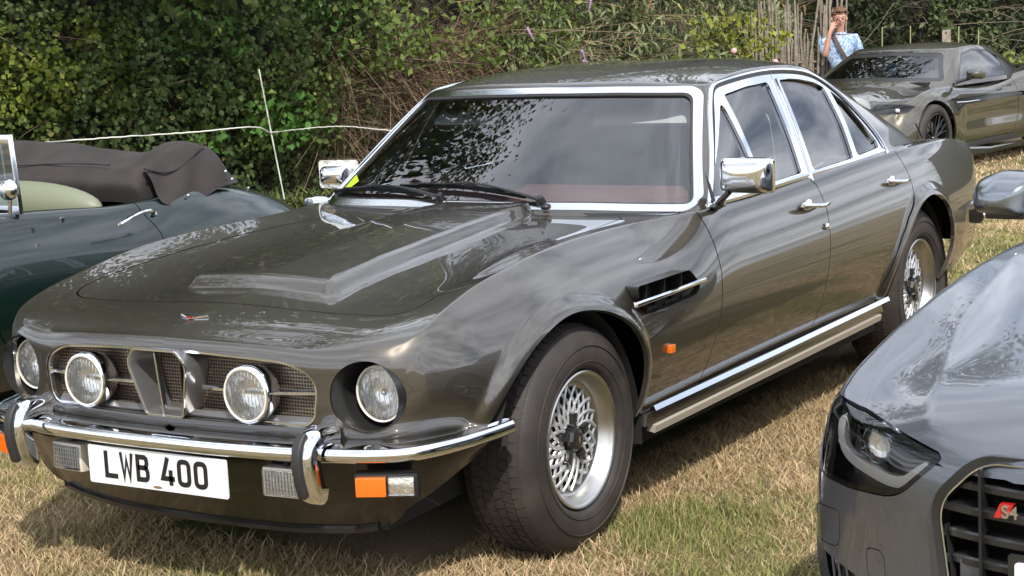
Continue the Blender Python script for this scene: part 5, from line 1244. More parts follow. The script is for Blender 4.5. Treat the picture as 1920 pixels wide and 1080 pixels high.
# waist blade: concave flank
V[:, 1] -= np.sign(V[:, 1])*.035*np.exp(-((V[:, 2]-.50)/.16)**2)*sstep((-V[:, 0]-.45)/.3)*sstep((V[:, 0]+2.25)/.3)*(np.abs(V[:, 1]) > .6)
bodyD = renorm(bodyD); V = bodyD.V; ax, ay, az = V[:, 0], np.abs(V[:, 1]), V[:, 2]
g_ar = np.minimum(np.hypot(ax, az-.35)-.395, np.hypot(ax+2.805, az-.35)-.40); g_ar = np.where(ay > .5, g_ar, 1.)
hlD = rpoly([(.30, .705), (.40, .742), (.60, .725), (.72, .66), (.62, .64), (.44, .645)], [.01, .04, 0, .02, 0, .04], 5)
g_hd = np.where((ay > .5) & (ax > .1), sdf(hlD, ax, az), 1.)
stD = rpoly([(-.33, .735), (-.60, .725), (-2.05, .705), (-2.15, .68), (-2.05, .655), (-.72, .655), (-.50, .60), (-.36, .62)], .02, 4)
g_st = np.where(ay > .7, sdf(stD, ax, az), 1.)
g_cb = np.where(az > .80, sdf(rpoly([(-.42, -.70), (-.42, .70), (-3., .60), (-3., -.60)], .1), V[:, 0], V[:, 1]), 1.)
g_dd = np.where(ay > .7, -sdf(np.array([(-.56, 1.0), (-.60, .7), (-.66, .26), (-1.85, .26), (-1.98, .5), (-1.93, .86), (-1.90, 1.)]), ax, az), -1.)
g_bo = np.where(bodyD.N[:, 2] > .3, -sdf(rpoly([(.74, -.42), (.74, .42), (.2, .72), (-.38, .74), (-.28, 0), (-.38, -.74), (.2, -.72)], .05), V[:, 0], V[:, 1]), -1.)
bodyD.cut(g_ar, g_hd, g_st, g_cb, -g_dd-.003, -g_bo-.003).build('body_shell', DP, D_, lip=.02)
bodyD.cut(g_bo-.003).build('bonnet', DP, D_, lip=.02)
for sg in (1, -1):
    on = np.where(V[:, 1]*sg > 0, 1., -1.)
    bodyD.cut(on, g_dd-.003, g_st).build('door', DP, D_, lip=.02)
    h = bodyD.cut(on, -g_hd).build('headlamp', M['clearlens'], D_); bodyD.cut(on, -g_hd).offset(-.05).build('lamp_housing', M['satin'], h)
    bodyD.cut(on, -g_hd, g_hd+.010).offset(.001).build('lamp_edge', M['satin'], h)
    MB().ball((.50, .765*sg, .675), (.028, .028, .022)).build('projector_lens', M['refl'], h)
    s_ = bodyD.cut(on, -g_st).offset(-.03).build('side_strake', M['satin'], D_)
    MB().tube([(-.40, .955*sg, .695), (-.62, .965*sg, .685), (-.95, .945*sg, .680)], .012, 8, ell=(1, .6)).build('strake_blade', M['chrome'], s_)
    MB().strip([(-.55, .99*sg, .15), (-1.2, 1.0*sg, .15), (-2.1, 1.02*sg, .16)], Vector((0, sg, .3)), [(-.03, -.12), (-.03, .0), (.02, -.02), (.03, -.12)]).build('side_skirt', M['satin'], D_)
    MB().strip([(-.50, .97*sg, .21), (-1.1, .985*sg, .165), (-1.9, .99*sg, .17)], Vector((0, sg, .5)), [(-.012, -.02), (-.010, .008), (.012, .008), (.014, -.02)]).build('skirt_blade', M['steel'], D_)
    mc = Vector((-.69, 1.03*sg, .965)); secs = []
    for xx, sy, sz in ((-.07, .085, .048), (0, .088, .052), (.06, .070, .038), (.09, .03, .015)): secs += [tuple(mc+Vector((xx, a, b))) for a, b in rpoly([(-sy, -sz), (sy, -sz), (sy, sz), (-sy, sz)], sz*.7, 5)]
    k = len(secs)//4; mm = MB().add(secs, quads(0, 4, k, False, True)+[tuple(range(k))[::-1], tuple(range(3*k, 4*k))]).build('door_mirror', DP, D_, angle=70)
    MB().tube([mc+Vector((0, -.05*sg, -.04)), (-.62, .84*sg, .885)], .018, 8).build('mirror_arm', M['satin'], mm)
    MB().box((-1.70, .935*sg, .79), (.10, .006, .03), bev=.002).build('door_handle', DP, D_)
    for x0, rr_ in ((0, .345), (-2.805, .355)):
        plain_wheel(D_, x0, .945*sg, .352, .352, .262, .26, sg, mat('black alloy', (.05, .05, .055), .25, .9), 10, .020)
        al = [(x0+.42*math.cos(a), .34+.42*math.sin(a)) for a in np.linspace(0, math.pi, 20)]; V2 = []
        for x, z in al: V2 += [(x, .55*sg, z), (x, .90*sg, z)]
        MB().add(V2, quads(0, 20, 2)).build('arch_liner', M['dark'], D_)
MB().box((-1.5, 0, .28), (4.0, 1.5, .2)).build('floor_pan', M['dark'], D_)
zt = nspline([-.92, -1.2, -1.6, -2.0, -2.45], [1.205, 1.232, 1.235, 1.205, 1.13])
cabD = generic_cab([(-.20, 0), (-.24, .3), (-.34, .58), (-.42, .74), (-.52, .82), (-.8, .85), (-1.4, .86), (-1.9, .85), (-2.35, .78), (-2.75, .60), (-3.05, .4), (-3.15, 0)],
    [(-.92, 0), (-.94, .25), (-.99, .46), (-1.04, .56), (-1.12, .60), (-1.3, .61), (-1.6, .605), (-1.85, .58), (-2.1, .53), (-2.3, .44), (-2.42, .25), (-2.45, 0)], 4, 9, .85, zt,
    [(0, nspline([-.92, -1.2, -1.6, -2.0, -2.45], [1.215, 1.262, 1.278, 1.25, 1.15])), (1., zt)], lv=3)
VV = cabD.V; gn = cabD.N; wsD = np.where((VV[:, 0] > -1.15) & (gn[:, 0] > .2), -sdf(rpoly([(-.76, .905), (0, .93), (.76, .905), (.545, 1.180), (0, 1.205), (-.545, 1.180)], [.05, 0, .05, .05, 0, .05]), VV[:, 1], VV[:, 2]), -1.)
swD = np.where(np.abs(gn[:, 1]) > .4, -sdf(rpoly([(-.70, .895), (-.83, 1.0), (-1.10, 1.165), (-1.4, 1.20), (-1.75, 1.175), (-2.1, 1.05), (-2.28, .93), (-2.1, .895)], [.02, 0, .03, 0, 0, .02, .03, .02]), VV[:, 0], VV[:, 2]), -1.)
splitD = VV[:, 0]+1.86+.35*(VV[:, 2]-1.0)
rwD = np.where((VV[:, 0] < -2.3) & (gn[:, 0] < -.1), -sdf(rpoly([(-.5, .93), (.5, .93), (.38, 1.10), (-.38, 1.10)], .04), VV[:, 1], VV[:, 2]), -1.)
cabD.cut(-wsD, -swD-.004, -rwD).build('roof', DP, D_, lip=.01)
cabD.cut(wsD-.035).offset(-.004).build('windscreen', M['wg'], D_); cabD.cut(wsD, .035-wsD).offset(-.003).build('windscreen_border', M['satin'], D_); cabD.cut(rwD).offset(-.004).build('rear_screen', M['wg'], D_)
for sg in (1, -1):
    on = np.where(VV[:, 1]*sg > 0, 1., -1.)
    cabD.cut(on, swD-.012, splitD).offset(-.006).build('side_window', M['sg'], D_); cabD.cut(on, swD-.012, -splitD-.01).offset(-.006).build('quarter_window', M['satin'], D_)
    cabD.cut(on, swD+.004, .012-swD).offset(-.003).build('window_seal', M['satin'], D_)
MB().box((-.62, 0, .86), (.5, 1.3, .10), bev=.04).build('dashboard', M['black'], D_); MB().box((-1.7, 0, .70), (1.2, 1.25, .4), bev=.08).build('cabin_trim', M['seat'], D_)
for y in (-.36, .36): MB().box((-1.45, y, .93), (.14, .46, .5), R=Matrix.Rotation(-.25, 3, 'Y'), bev=.06).build('front_seat', M['seat'], D_)
MB().box((-.98, .25, 1.10), (.012, .36, .075), R=Matrix.Rotation(-.9, 3, 'Y')).build('sun_visor', mat('pale visor card', (.62, .64, .45), .6), D_)
MB().box((-.98, .0, 1.115), (.02, .20, .05), bev=.01).build('interior_mirror', M['satin'], D_)
wl = [Vector((-.42, .05, .925)), Vector((-.47, -.1, .925)), Vector((-.52, -.45, .915)), Vector((-.54, -.62, .905))]
MB().tube(wl, .009, 6).build('wiper', M['black'], D_)
MB().box((.895, 0, .42), (.06, 1.1, .22), bev=.03).build('grille', M['satin'], D_)
# upright blue stand seen through the windscreen
MB().box((-.85, -.02, .98), (.012, .10, .20), bev=.002).build('windscreen_card', mat('blue card', (.10, .20, .42), .5), D_)

# ---------------------------------------------------------------- dark green open roadster on the left
R_ = thing('roadster', 'dark green open roadster with chrome windscreen frame and pale green seat', 'car', (0, -2.75, 0), 0)
M['green'] = paint('dark green paint', (.001, .009, .0065), .0, .3); GP = M['green']; GP.node_tree.nodes['Principled BSDF'].inputs['Coat IOR'].default_value = 1.42
pln = [(1.85, 0), (1.82, .25), (1.70, .48), (1.50, .66), (1.2, .76), (.8, .80), (.2, .80), (-.4, .835), (-1.1, .85), (-1.7, .865), (-2.1, .835), (-2.45, .755), (-2.68, .62), (-2.80, .45), (-2.86, .2), (-2.87, 0)]
zk = nspline([1.6, 1.2, .6, .1, -.4, -.9, -1.2, -1.5, -1.8, -2.1, -2.4, -2.62], [.72, .84, .84, .85, .895, .872, .855, .875, .855, .79, .69, .60])
l0 = nspline([1.85, 1.5, .8, 0, -.4, -1.2, -1.9, -2.3, -2.87], [.70, .85, .93, .95, .92, .86, .88, .80, .55])
bodyR = generic_body(pln, 3, 12, [(0, l0, 1.85), (.72, nspline([1.7, 1.2, .6, -.4, -1.2, -1.9, -2.3, -2.7], [.68, .78, .85, .905, .85, .875, .77, .58]), 1.7), (1., zk, 1.5)], zk, nspline([0, .2, .45, .62, .8, .92, 1.], [.10, .03, .0, .010, .045, .085, .13]), nspline([0, .3, .6, .85, 1.], [.10, .02, .0, .05, .12]), .20, .25, .30, 36, lv=3)
V = bodyR.V; V[:, 1] += np.sign(V[:, 1])*(-.020)*np.exp(-((V[:, 2]-.80)/.05)**2)*(np.abs(V[:, 1]) > .6)*sstep((V[:, 0]+1.4)/.3)*sstep((.4-V[:, 0])/.3)
bodyR = renorm(bodyR); V = bodyR.V; ax, ay, az = V[:, 0], np.abs(V[:, 1]), V[:, 2]
g_ck = np.where(az > .7, sdf(rpoly([(-.50, -.68), (-.50, .68), (-1.28, .68), (-1.5, .55), (-1.5, -.55), (-1.28, -.68)], .06), V[:, 0], V[:, 1]), 1.)
g_ar = np.minimum(np.hypot(ax-1.02, az-.33)-.37, np.hypot(ax+1.57, az-.30)-.30); g_ar = np.where(ay > .5, g_ar, 1.)
g_d = np.where(ay > .6, -sdf(rpoly([(-.30, 1.0), (-.30, .45), (-.42, .30), (-1.05, .30), (-1.22, .50), (-1.27, .70), (-1.215, .83), (-1.20, 1.0)], .04), ax, az), -1.)
bodyR.cut(g_ck, g_ar, -g_d-.0025).build('body_shell', GP, R_, lip=.02)
for sg in (1, -1): bodyR.cut(np.where(V[:, 1]*sg > 0, 1., -1.), g_d-.0025, g_ck).build('door', GP, R_, lip=.02)
MB().box((-.95, 0, .42), (1.3, 1.3, .1)).build('cockpit_floor', M['dark'], R_); MB().box((-.6, 0, .22), (4.0, 1.3, .1)).build('floor_pan', M['dark'], R_)
M['sage'] = mat('pale sage leather', (.18, .195, .13), .5, bump=(60, .1, .002)); 
for y in (-.36, .36):
    st = MB().box((-.98, y, .62), (.48, .54, .16), bev=.06).build('seat', M['sage'], R_)
MB().ball((-1.17, .06, .835), (.10, .50, .115), 32, 20).build('seat_back', M['sage'], R_)
# folded hood: a fabric bag lying across the car
def hood():
    ny, na_ = 42, 34; Vh = []
    for i in range(ny):
        t = i/(ny-1); y = -.70+1.40*t
        top = float(np.interp(t, [0, .12, .45, .70, .80, .86, .94, 1.], [1.075, 1.09, 1.075, 1.035, 1.035, 1.075, 1.085, 1.07]))+.004*math.sin(t*9+1); 
        e = max(0, (abs(t-.5)-.455)/.045); top -= .05*e*e; xb_, xf = -1.93, -1.30
        for j in range(na_):
            u = j/(na_-1)          # from the front lower edge over the top to the rear lower edge
            pts = np.array([(xf-.02, .84), (xf+.015, .93), (xf-.06, 1.0), (xf-.14, .985+.02*math.sin(t*14)), (xf-.25, top-.035), (-1.66, top), (-1.76, top-.02), (-1.86, .97), (-1.93, .88), (-1.95, .83)])
            k = np.linspace(0, 1, len(pts)); x = float(np.interp(u, k, pts[:, 0])); z = float(np.interp(u, k, pts[:, 1]))
            w_ = .005*math.sin(11*t+7*u)+.003*math.sin(31*t-9*u)+.002*math.sin(53*u+17*t)
            sh = 1-.05*e; Vh.append((x+w_*.6-.08*e*(x+1.6), y*sh, z*(1-.05*e*(z-.83)/.2)+w_))
    mb = MB().add(Vh, quads(0, ny, na_)); 
    for s_ in (0, ny-1): mb.f.append(tuple(s_*na_+j for j in range(na_)))
    return mb
M['canvas'] = mat('brown black canvas', (.024, .020, .019), .9, bump=(160, .35, .003), vary=(6, (.040, .033, .031), .35, .7))
hd = hood().build('folded_hood', M['canvas'], R_, angle=180, subsurf=1)
MB().tube([(-1.352+.004*math.sin(y*9), y, 1.004+.006*math.sin(y*7)) for y in np.linspace(-.68, .45, 24)], .0045, 6).build('hood_seam', M['canvas'], hd)
# side flap of the cover hanging on the quarter, with press studs
def flap():
    nu, nv = 16, 14; Vh = []
    for i in range(nu):
        u = i/(nu-1)
        for j in range(nv):
            v = j/(nv-1); x = -1.32-.54*u; top = (1.0+.06*math.sin(u*2.6)) if u < .85 else 1.06-.6*(u-.85); low = .862-.070*math.exp(-((u-.28)/.26)**2)+.012*u
            z = top+(low-top)*v; y = .66+.10*v**.7+.008*math.sin(14*u+6*v)-.05*max(0, u-.8)*3; Vh.append((x-.02*v, y, z))
    return MB().add(Vh, quads(0, nu, nv))
flap().build('hood_flap', M['canvas'], hd, angle=180, subsurf=1)
for x, z in ((-1.76, .935), (-1.80, .895), (-1.50, .855)): MB().ball((x, .765, z), (.008, .006, .008), 10, 6).build('press_stud', M['bright'], hd)
MB().strip(curve([(-1.30, .70, .995), (-1.45, .705, .965), (-1.58, .70, 1.0), (-1.72, .68, 1.07)], 16), Vector((0, 1, .3)), [(-.004, 0), (-.003, .006), (.003, .006), (.004, 0)]).build('hood_piping', M['canvas'], hd)
MB().tube(curve([(-1.72, .70, .885), (-1.86, .66, .88), (-1.93, .55, .875)], 10), .009, 8).build('hood_rail', M['bright'], R_)
# windscreen: bright flat frame
fr_ = [(-.55, -.72, .905), (-.55, .735, .905), (-.545, .715, 1.19), (-.545, -.70, 1.19)]
MB().strip(fr_, Vector((1, 0, 0)), [(-.018, -.012), (-.018, .010), (.018, .010), (.018, -.012)], True).build('windscreen_frame', M['bright'], R_, bevel=.002)
MB().add(fr_, [(0, 1, 2, 3)]).build('windscreen', M['wg'], R_)
MB().tube([(-.56, .64, 1.18), (-.56, .66, .92)], .006, 6).build('frame_rib', M['bright'], R_)
q = MB().ball((-.44, .795, 1.0), (.035, .043, .043), 20, 14).build('door_mirror', M['chrome'], R_); MB().tube([(-.45, .79, .965), (-.46, .77, .90)], .008).build('mirror_stalk', M['chrome'], q)
MB().tube(curve([(-1.17, .857, .818), (-1.12, .892, .836), (-1.03, .900, .832), (-.965, .880, .806), (-.96, .862, .797)], 14), [.014]*3+[.012]*5+[.010]*6, 8, ell=(1, .8)).build('door_handle', M['chrome'], R_)
MB().lathe([(0, .022), (.012, .020), (.014, 0)], (-1.175, .845, .812), (0, 1, .2), 16).build('handle_boss', M['chrome'], R_)
MB().box((-.675, .832, .853), (.018, .006, .024), bev=.002).build('door_lock', M['bright'], R_)
for sg in (1, -1):
    t_ = MB().lathe([(.0, .13), (.012, .125), (.022, .11), (.030, .06), (.034, .0), (.030, -.05), (0, -.06)], (-2.60, .60*sg, .69), (-1, 0, -.02), 20).build('tail_lamp', M['bright'], R_)
    MB().lathe([(0, .155), (.010, .152), (.020, .135), (.0245, .105)], (-2.60, .60*sg, .69), (-1, 0, -.02), 20).build('red_lens', M['red'], t_)
    for x0 in (1.02, -1.57): plain_wheel(R_, x0, .76*sg, .33, .33, .21, .17, sg, M['alloy2'], 12, .008)
MB().ball((-2.03, .66, .828), (.008, .008, .006), 8, 6).build('fuel_cap', M['bright'], R_)
# ================================================================== HEDGES, TREES, FENCES, PERSON
# dark backing sheet added to paint the shade inside the hedge
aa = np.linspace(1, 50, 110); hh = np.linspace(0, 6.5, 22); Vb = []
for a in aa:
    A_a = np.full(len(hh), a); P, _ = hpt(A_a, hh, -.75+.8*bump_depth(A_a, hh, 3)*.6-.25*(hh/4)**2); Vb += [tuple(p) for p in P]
bk = MB().add(Vb, quads(0, len(aa), len(hh))).build('hedge_shade_backing', mat('painted hedge shade', (.018, .016, .010), .95, bump=(6, 1, .2), vary=(5, (.035, .030, .016), .4, .7)), None); tag(bk, 'dark backing sheet standing in for shade behind the hedge leaves', None, None, 'stuff')
HG = 'shrubs of the overgrown hedge'
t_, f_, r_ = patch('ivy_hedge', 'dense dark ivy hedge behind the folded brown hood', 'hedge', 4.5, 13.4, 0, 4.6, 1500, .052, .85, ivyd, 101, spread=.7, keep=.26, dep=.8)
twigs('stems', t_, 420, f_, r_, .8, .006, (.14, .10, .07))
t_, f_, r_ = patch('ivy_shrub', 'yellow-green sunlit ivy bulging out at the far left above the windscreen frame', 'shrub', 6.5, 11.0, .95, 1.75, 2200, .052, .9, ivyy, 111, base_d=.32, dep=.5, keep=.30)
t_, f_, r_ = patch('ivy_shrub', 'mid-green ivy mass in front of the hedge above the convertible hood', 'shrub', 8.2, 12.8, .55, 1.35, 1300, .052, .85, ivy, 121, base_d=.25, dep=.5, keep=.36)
t_, f_, r_ = patch('leafy_sprig', 'fresh bright green sprig left of the white fence stake', 'shrub', 11.1, 12.6, .55, 1.12, 1000, .085, .6, ((.07, .17, .03), (.13, .27, .05), (.22, .32, .08)), 131, base_d=.62, dep=.2, keep=.42, edge=.35)
t_, f_, r_ = patch('overhanging_branch', 'bright green leafy branch hanging from the top of the hedge', 'branch', 11.0, 13.6, 1.35, 2.3, 520, .10, .5, ((.06, .14, .03), (.12, .24, .05), (.2, .28, .08)), 141, base_d=.62, dep=.2, keep=.42, edge=.3, droop=.8)
t_, f_, r_ = patch('bramble_thicket', 'brown tangled bramble thicket between the white stake and the grey saloon roof', 'shrub', 12.6, 16.4, 0, 1.75, 260, .065, .6, brm, 151, dep=.7, keep=.40)
twigs('canes', t_, 4200, f_, r_, .50, .0038, (.25, .18, .12), arch=1.5, seg=8)
twigs('dead_stems', t_, 1200, f_, r_, .35, .005, (.20, .155, .11), arch=1.2, seg=6)
t_, f_, r_ = patch('hedge_shrub', 'dark leafy shrub above the bramble thicket', 'shrub', 12.6, 17.5, 1.2, 4.6, 620, .075, .6, ivy, 161, dep=.9, keep=.32, base_d=.05)
for k, (a0, a1, h0, h1, lb, dn) in enumerate([(14.6, 17.3, .85, 2.6, 'buddleia bush with drooping grey-green leaves above the windscreen top corner', 560), (16.9, 20.2, .4, 2.9, 'buddleia bush with pale drooping leaves behind the middle of the saloon roof', 560), (19.6, 22.6, .2, 2.7, 'buddleia bush with brown seed heads beside the paling fence', 520)]):
    t_, f_, r_ = patch('buddleia_bush', lb, 'bush', a0, a1, h0, h1, dn, .15, .22, bud, 171+k*10, base_d=.45, dep=.7, droop=1.3, up=.5, spread=.7, keep=.30); t_['group'] = 'buddleia bushes in the hedge'
    twigs('stems', t_, 160, f_, r_, .8, .006, (.22, .16, .10), arch=.5)
    P, Nn = f_(9); fm = mat('lilac flower', (.36, .22, .40), .8) if k == 0 else mat('faded flower', (.26, .15, .08), .9)
    for p, n_ in zip(P, Nn):
        fl = MB(); q = p+n_*.55; dd = Vector((random.uniform(-.3, .3), random.uniform(-.3, .3), -.4)).normalized()
        for j in range(7): fl.ball(tuple(Vector(q)+dd*(.022*j)), .017*(1-j*.09), 6, 4)
        fl.build('flower_spike', fm, t_)
twr = np.random.default_rng(5)
t_, f_, r_ = patch('rose_bush', 'yellow-green rose bush with a few pink blooms left of the paling fence', 'bush', 16.9, 18.4, 0, 1.72, 900, .07, .7, ((.12, .15, .02), (.27, .29, .045), (.4, .38, .10)), 201, base_d=1.5, dep=.5, keep=.30)
P, Nn = f_(4); fm = mat('pink petals', (.62, .34, .36), .8)
for p, n_ in zip(P, Nn): MB().ball(tuple(p+n_*.4), .035, 8, 6).build('rose_bloom', fm, t_)
for k, (a0, a1, h0, h1, lb, cc, sz, dn, bd) in enumerate([
    (22.0, 26.0, 0, 6, 'dark evergreen tree foliage behind the woven paling fence', ivyd, .09, 420, -.5),
    (25.4, 28.9, 0, 6, 'dark bushy tree behind the standing person', ((.018, .035, .012), (.05, .075, .025), (.10, .12, .05)), .10, 420, -.3),
    (28.3, 30.6, 0, 5, 'lighter green bushy tree behind the square wooden post', ((.05, .075, .028), (.12, .155, .06), (.2, .22, .10)), .11, 420, .2),
    (30.0, 35.0, 0, 6, 'dark green tree at the upper right corner', ((.03, .05, .02), (.08, .11, .045), (.14, .16, .08)), .11, 400, -.2),
    (34.8, 50.0, 0, 6, 'long dark hedge running on beyond the right edge', ((.03, .05, .02), (.08, .11, .045), (.14, .16, .08)), .16, 130, -.2)]):
    t_, f_, r_ = patch('hedge_tree', lb, 'tree', a0, a1, h0, h1, dn, sz, .5, cc, 211+k*10, base_d=bd, dep=1.0, keep=.28, edge=.8)
    twigs('branches', t_, 120, f_, r_, 1.2, .012, (.16, .13, .10), arch=.4)
for k, (a0, a1, h1, lb, bd, cc) in enumerate([(27.2, 29.9, .85, 'low yellow-green bush behind the bronze coupe roof end', 2.2, ((.08, .11, .02), (.20, .24, .05), (.34, .33, .10))), (29.4, 32.0, 1.25, 'pale green bush beside the white rope at the right edge', 3.2, ((.09, .12, .03), (.20, .24, .07), (.3, .3, .12)))]):
    t_, f_, r_ = patch('low_bush', lb, 'bush', a0, a1, 0, h1, 620, .09, .6, cc, 301+k*10, base_d=bd, dep=.5, keep=.25)
# rank weeds along the hedge foot
def weeds():
    r = np.random.default_rng(77); n = 9000; a = r.uniform(5, 33, n); P, Nn = hpt(a, np.zeros(n), .4+.9*r.random(n)); return P
P = weeds(); Vw = leaf_cloud(P+np.c_[np.zeros((len(P), 2)), .12*r.random(len(P))], np.tile([0, 0, .3], (len(P), 1)), .20, .10, np.random.default_rng(5), 0., -2.2, spread=.5)
wd = leaf_obj('weeds', None, Vw, np.array([.16, .19, .06])*(.4+.9*np.random.default_rng(6).random((len(P), 1)))); tag(wd, 'rank weeds and long grass at the foot of the hedge', None, None, 'stuff')
# trees standing behind the hedge, tall enough to hang over it
def limb(mb, p, d, L, rad, depth, tips, r):
    pts = [Vector(p)]; dd = Vector(d)
    for k in range(5): dd = (dd+Vector(r.normal(size=3)*.14)).normalized(); pts.append(pts[-1]+dd*L/5)
    mb.tube([tuple(q) for q in pts], [rad*(1-.09*k) for k in range(6)], 7); 
    if depth == 0: tips += [pts[-1], pts[-2], pts[3]]; return
    for k in range(3 if depth > 1 else 3):
        nd = (dd*.8+Vector(r.normal(size=3)*.65)+Vector((0, 0, .15))).normalized(); limb(mb, pts[-1-(k % 3)], nd, L*.68, rad*.55, depth-1, tips, r)
M['bark'] = mat('bark', (.10, .078, .055), .95, bump=(9, 1, .05), vary=(4, (.16, .13, .10), .4, .7))
def big_tree(x, y, H, seed, label, cc, crown=3.2, nl=9000, lean=(0, 0)):
    r = np.random.default_rng(seed); t_ = thing('broadleaf_tree', label, 'tree', (x, y, gz_(x, y)), group='tall trees behind the hedge'); mb = MB(); tips = []
    mb.tube([(0, 0, -.2), (.05, 0, H*.15), (lean[0]*.3, lean[1]*.3, H*.32)], [.30, .22, .19], 10)
    for k in range(6):
        a = k*1.05+r.random(); d = (math.cos(a)*.75+lean[0]*.12, math.sin(a)*.75+lean[1]*.12, .75+.3*r.random()); limb(mb, (lean[0]*.3, lean[1]*.3, H*(.24+.015*k)), Vector(d).normalized(), H*.30, .11, 2, tips, r)
    mb.build('trunk', M['bark'], t_)
    T = np.array([tuple(q) for q in tips]); c = T[r.integers(0, len(T), nl)]+r.normal(size=(nl, 3))*np.array([.42, .42, .34])*H/11
    Nn = r.normal(size=(nl, 3)); V_ = leaf_cloud(c, Nn, .17, .62, r, .5, .3, spread=.3); v = np.clip(r.random((nl, 1))*.7+.3*vnoise(c[:, 0]+50, c[:, 2]+c[:, 1], .8, seed)[:, None], 0, 1)
    leaf_obj('crown', t_, V_, (np.array(cc[0])*(1-v)+np.array(cc[1])*v)*(.7+.6*r.random((nl, 1)))); return t_
tg = ((.035, .055, .016), (.09, .12, .035))
for k, (x, y, H, lb) in enumerate([(-1.6, -11.8, 16.5, 'very tall tree behind the hedge beyond the left edge'), (-5.6, -11.4, 15, 'tall tree behind the hedge above the green roadster'), (-8.6, -11.4, 12.5, 'tall tree behind the hedge above the fence stake'), (-15.0, -11.2, 5, 'tall tree behind the buddleia bushes'), (-20.5, -10.6, 13.5, 'tall tree behind the paling fence'), (-30.5, -9.2, 12, 'tall tree behind the bronze coupe'), (-33.5, -4., 10, 'tall tree at the far right end of the hedge')]):
    big_tree(x, y, H, 400+k, lb, tg, nl=22000 if k < 3 else 11000)
# ---- stake and rope
M['rope'] = mat('white polythene rope', (.72, .72, .66), .7); M['stake'] = mat('white plastic stake', (.55, .62, .52), .5)
s0 = Vector((-8.05, -6.80, gz_(-8.05, -6.8)))
st = MB().tube([s0, s0+Vector((.042, -.066, .60)), s0+Vector((.086, -.134, 1.26))], .0065, 8).build('fence_stake', M['stake']); tag(st, 'thin white fence stake carrying the rope in front of the ivy', 'fence stake')
hk = MB().box(s0+Vector((.057, -.09, .70)), (.03, .03, .02), bev=.003).build('rope_clip', M['black'], st)
def rope(P, label, seed):
    r = np.random.default_rng(seed); c = curve(P, 70); c = c+r.normal(size=c.shape)*.0015
    o = MB().tube([tuple(p) for p in c], .0055, 6).build('rope', M['rope']); tag(o, label, 'rope', 'white boundary ropes'); return o
top = s0+Vector((.064, -.09, .70))
rope([tuple(top), (-7.55, -6.70, .685), (-7.12, -6.76, .695), (-6.52, -7.10, .70), (-6.09, -7.45, .70), (-5.80, -7.67, .70), (-5.2, -8.2, .72)], 'white rope sagging from the stake across the ivy to the left', 1)
rope([tuple(top), (-7.862, -5.991, .66), (-7.497, -5.332, .66), (-7.2, -4.8, .67)], 'white rope running right from the stake to behind the saloon windscreen', 2)
rope([(-20.0, -1.2, .62), (-22.5, -1.9, .55), (-25.5, -2.8, .66)], 'thin white rope at the right edge above the coupe tail', 3)
# square post and dry stalks
M['wood'] = mat('weathered grey wood', (.19, .155, .125), .9, bump=(30, .8, .006), vary=(14, (.33, .285, .235), .35, .7))
# ---- woven paling fence of rough split poles
pf_ = thing('paling_fence', 'rough grey split-pole fence with leaning poles left of the standing person', 'fence', (-16.6, -5.55, gz_(-16.6, -5.5)))
r = np.random.default_rng(91); A0, A1 = Vector((-16.30, -6.05, 0)), Vector((-16.85, -5.12, 0)); B0 = Vector(pf_.location)
def pole(p, h, lean, rad, bend=.02):
    b = Vector((p.x-B0.x, p.y-B0.y, 0)); top = b+Vector((lean[0], lean[1], h)); mid = (b+top)/2+Vector((r.normal()*bend, r.normal()*bend, 0))
    return MB().tube(curve([tuple(b), tuple(b*.55+mid*.45), tuple(mid), tuple(mid*.5+top*.5), tuple(top)], 7), [rad*(1.05-.06*k)*(1+.1*r.normal()) for k in range(7)], 6).build('pole', M['wood'], pf_)
dr = (A1-A0); n = 58
for k in range(n):
    t = (k+.3*r.random())/n; p = A0+dr*t+Vector((r.normal()*.03, r.normal()*.03, 0))
    h = 1.72+.16*r.normal() if t < .28 else (1.40+.10*r.normal() if t < .40 else (1.72+.08*r.normal() if t < .55 else (1.36+.06*r.normal() if t < .78 else 1.75+.1*r.normal())))
    pole(p, h, (.02*r.normal(), .02*r.normal()), .013+.006*r.random())
for k in range(9):      # the leaning fan of long poles beside the person
    t = .62+.045*k; pole(A0+dr*t+Vector((.06, .03, 0)), 1.95+.1*r.normal(), (dr.x*(.10+.05*r.random()+.03*(8-k)/8), dr.y*(.10+.05*r.random()+.03*(8-k)/8)), .014+.006*r.random(), .05)
for z in (.35, 1.05): MB().tube([tuple(A0-B0+Vector((0, 0, z+.33-.33-B0.z*0-B0.z)) if False else Vector((A0.x-B0.x, A0.y-B0.y, z))), tuple(Vector((A1.x-B0.x, A1.y-B0.y, z)))], .014, 6).build('rail', M['wood'], pf_)
po = MB().box((-20.92, -5.17, .30), (.12, .12, 1.28), R=Matrix.Rotation(.4, 3, 'Z'), bev=.008).build('wooden_post', M['wood']); tag(po, 'square weathered wooden post behind the bronze coupe roof', 'post')
for z in (.66, .80): MB().lathe([(0, .002), (.012, .002), (.012, -.004)], (-20.855, -5.15, z+.1), (.92, .38, 0), 10).build('bolt_hole', M['dark'], po)
for k, (x, y, zt_, lb) in enumerate([(-21.4, -6.31, 1.0, 'thin dry stalk standing left of the square post and furthest from it'), (-21.6, -5.95, 1.0, 'short dry stalk nearest the square post on its left'), (-20.99, -5.02, .98, 'dry stalk close to the right of the square post'), (-21.13, -4.78, .92, 'dry stalk standing among the low bushes right of the square post')]):
    g = gz_(x, y); o = MB().tube([(x, y, g), (x+.01, y, (g+zt_)/2), (x, y+.01, zt_)], [.012, .010, .008], 6).build('dry_stalk', mat('dry stalk', (.34, .33, .16), .8)); tag(o, lb, 'stalk', 'dry stalks by the wooden post')

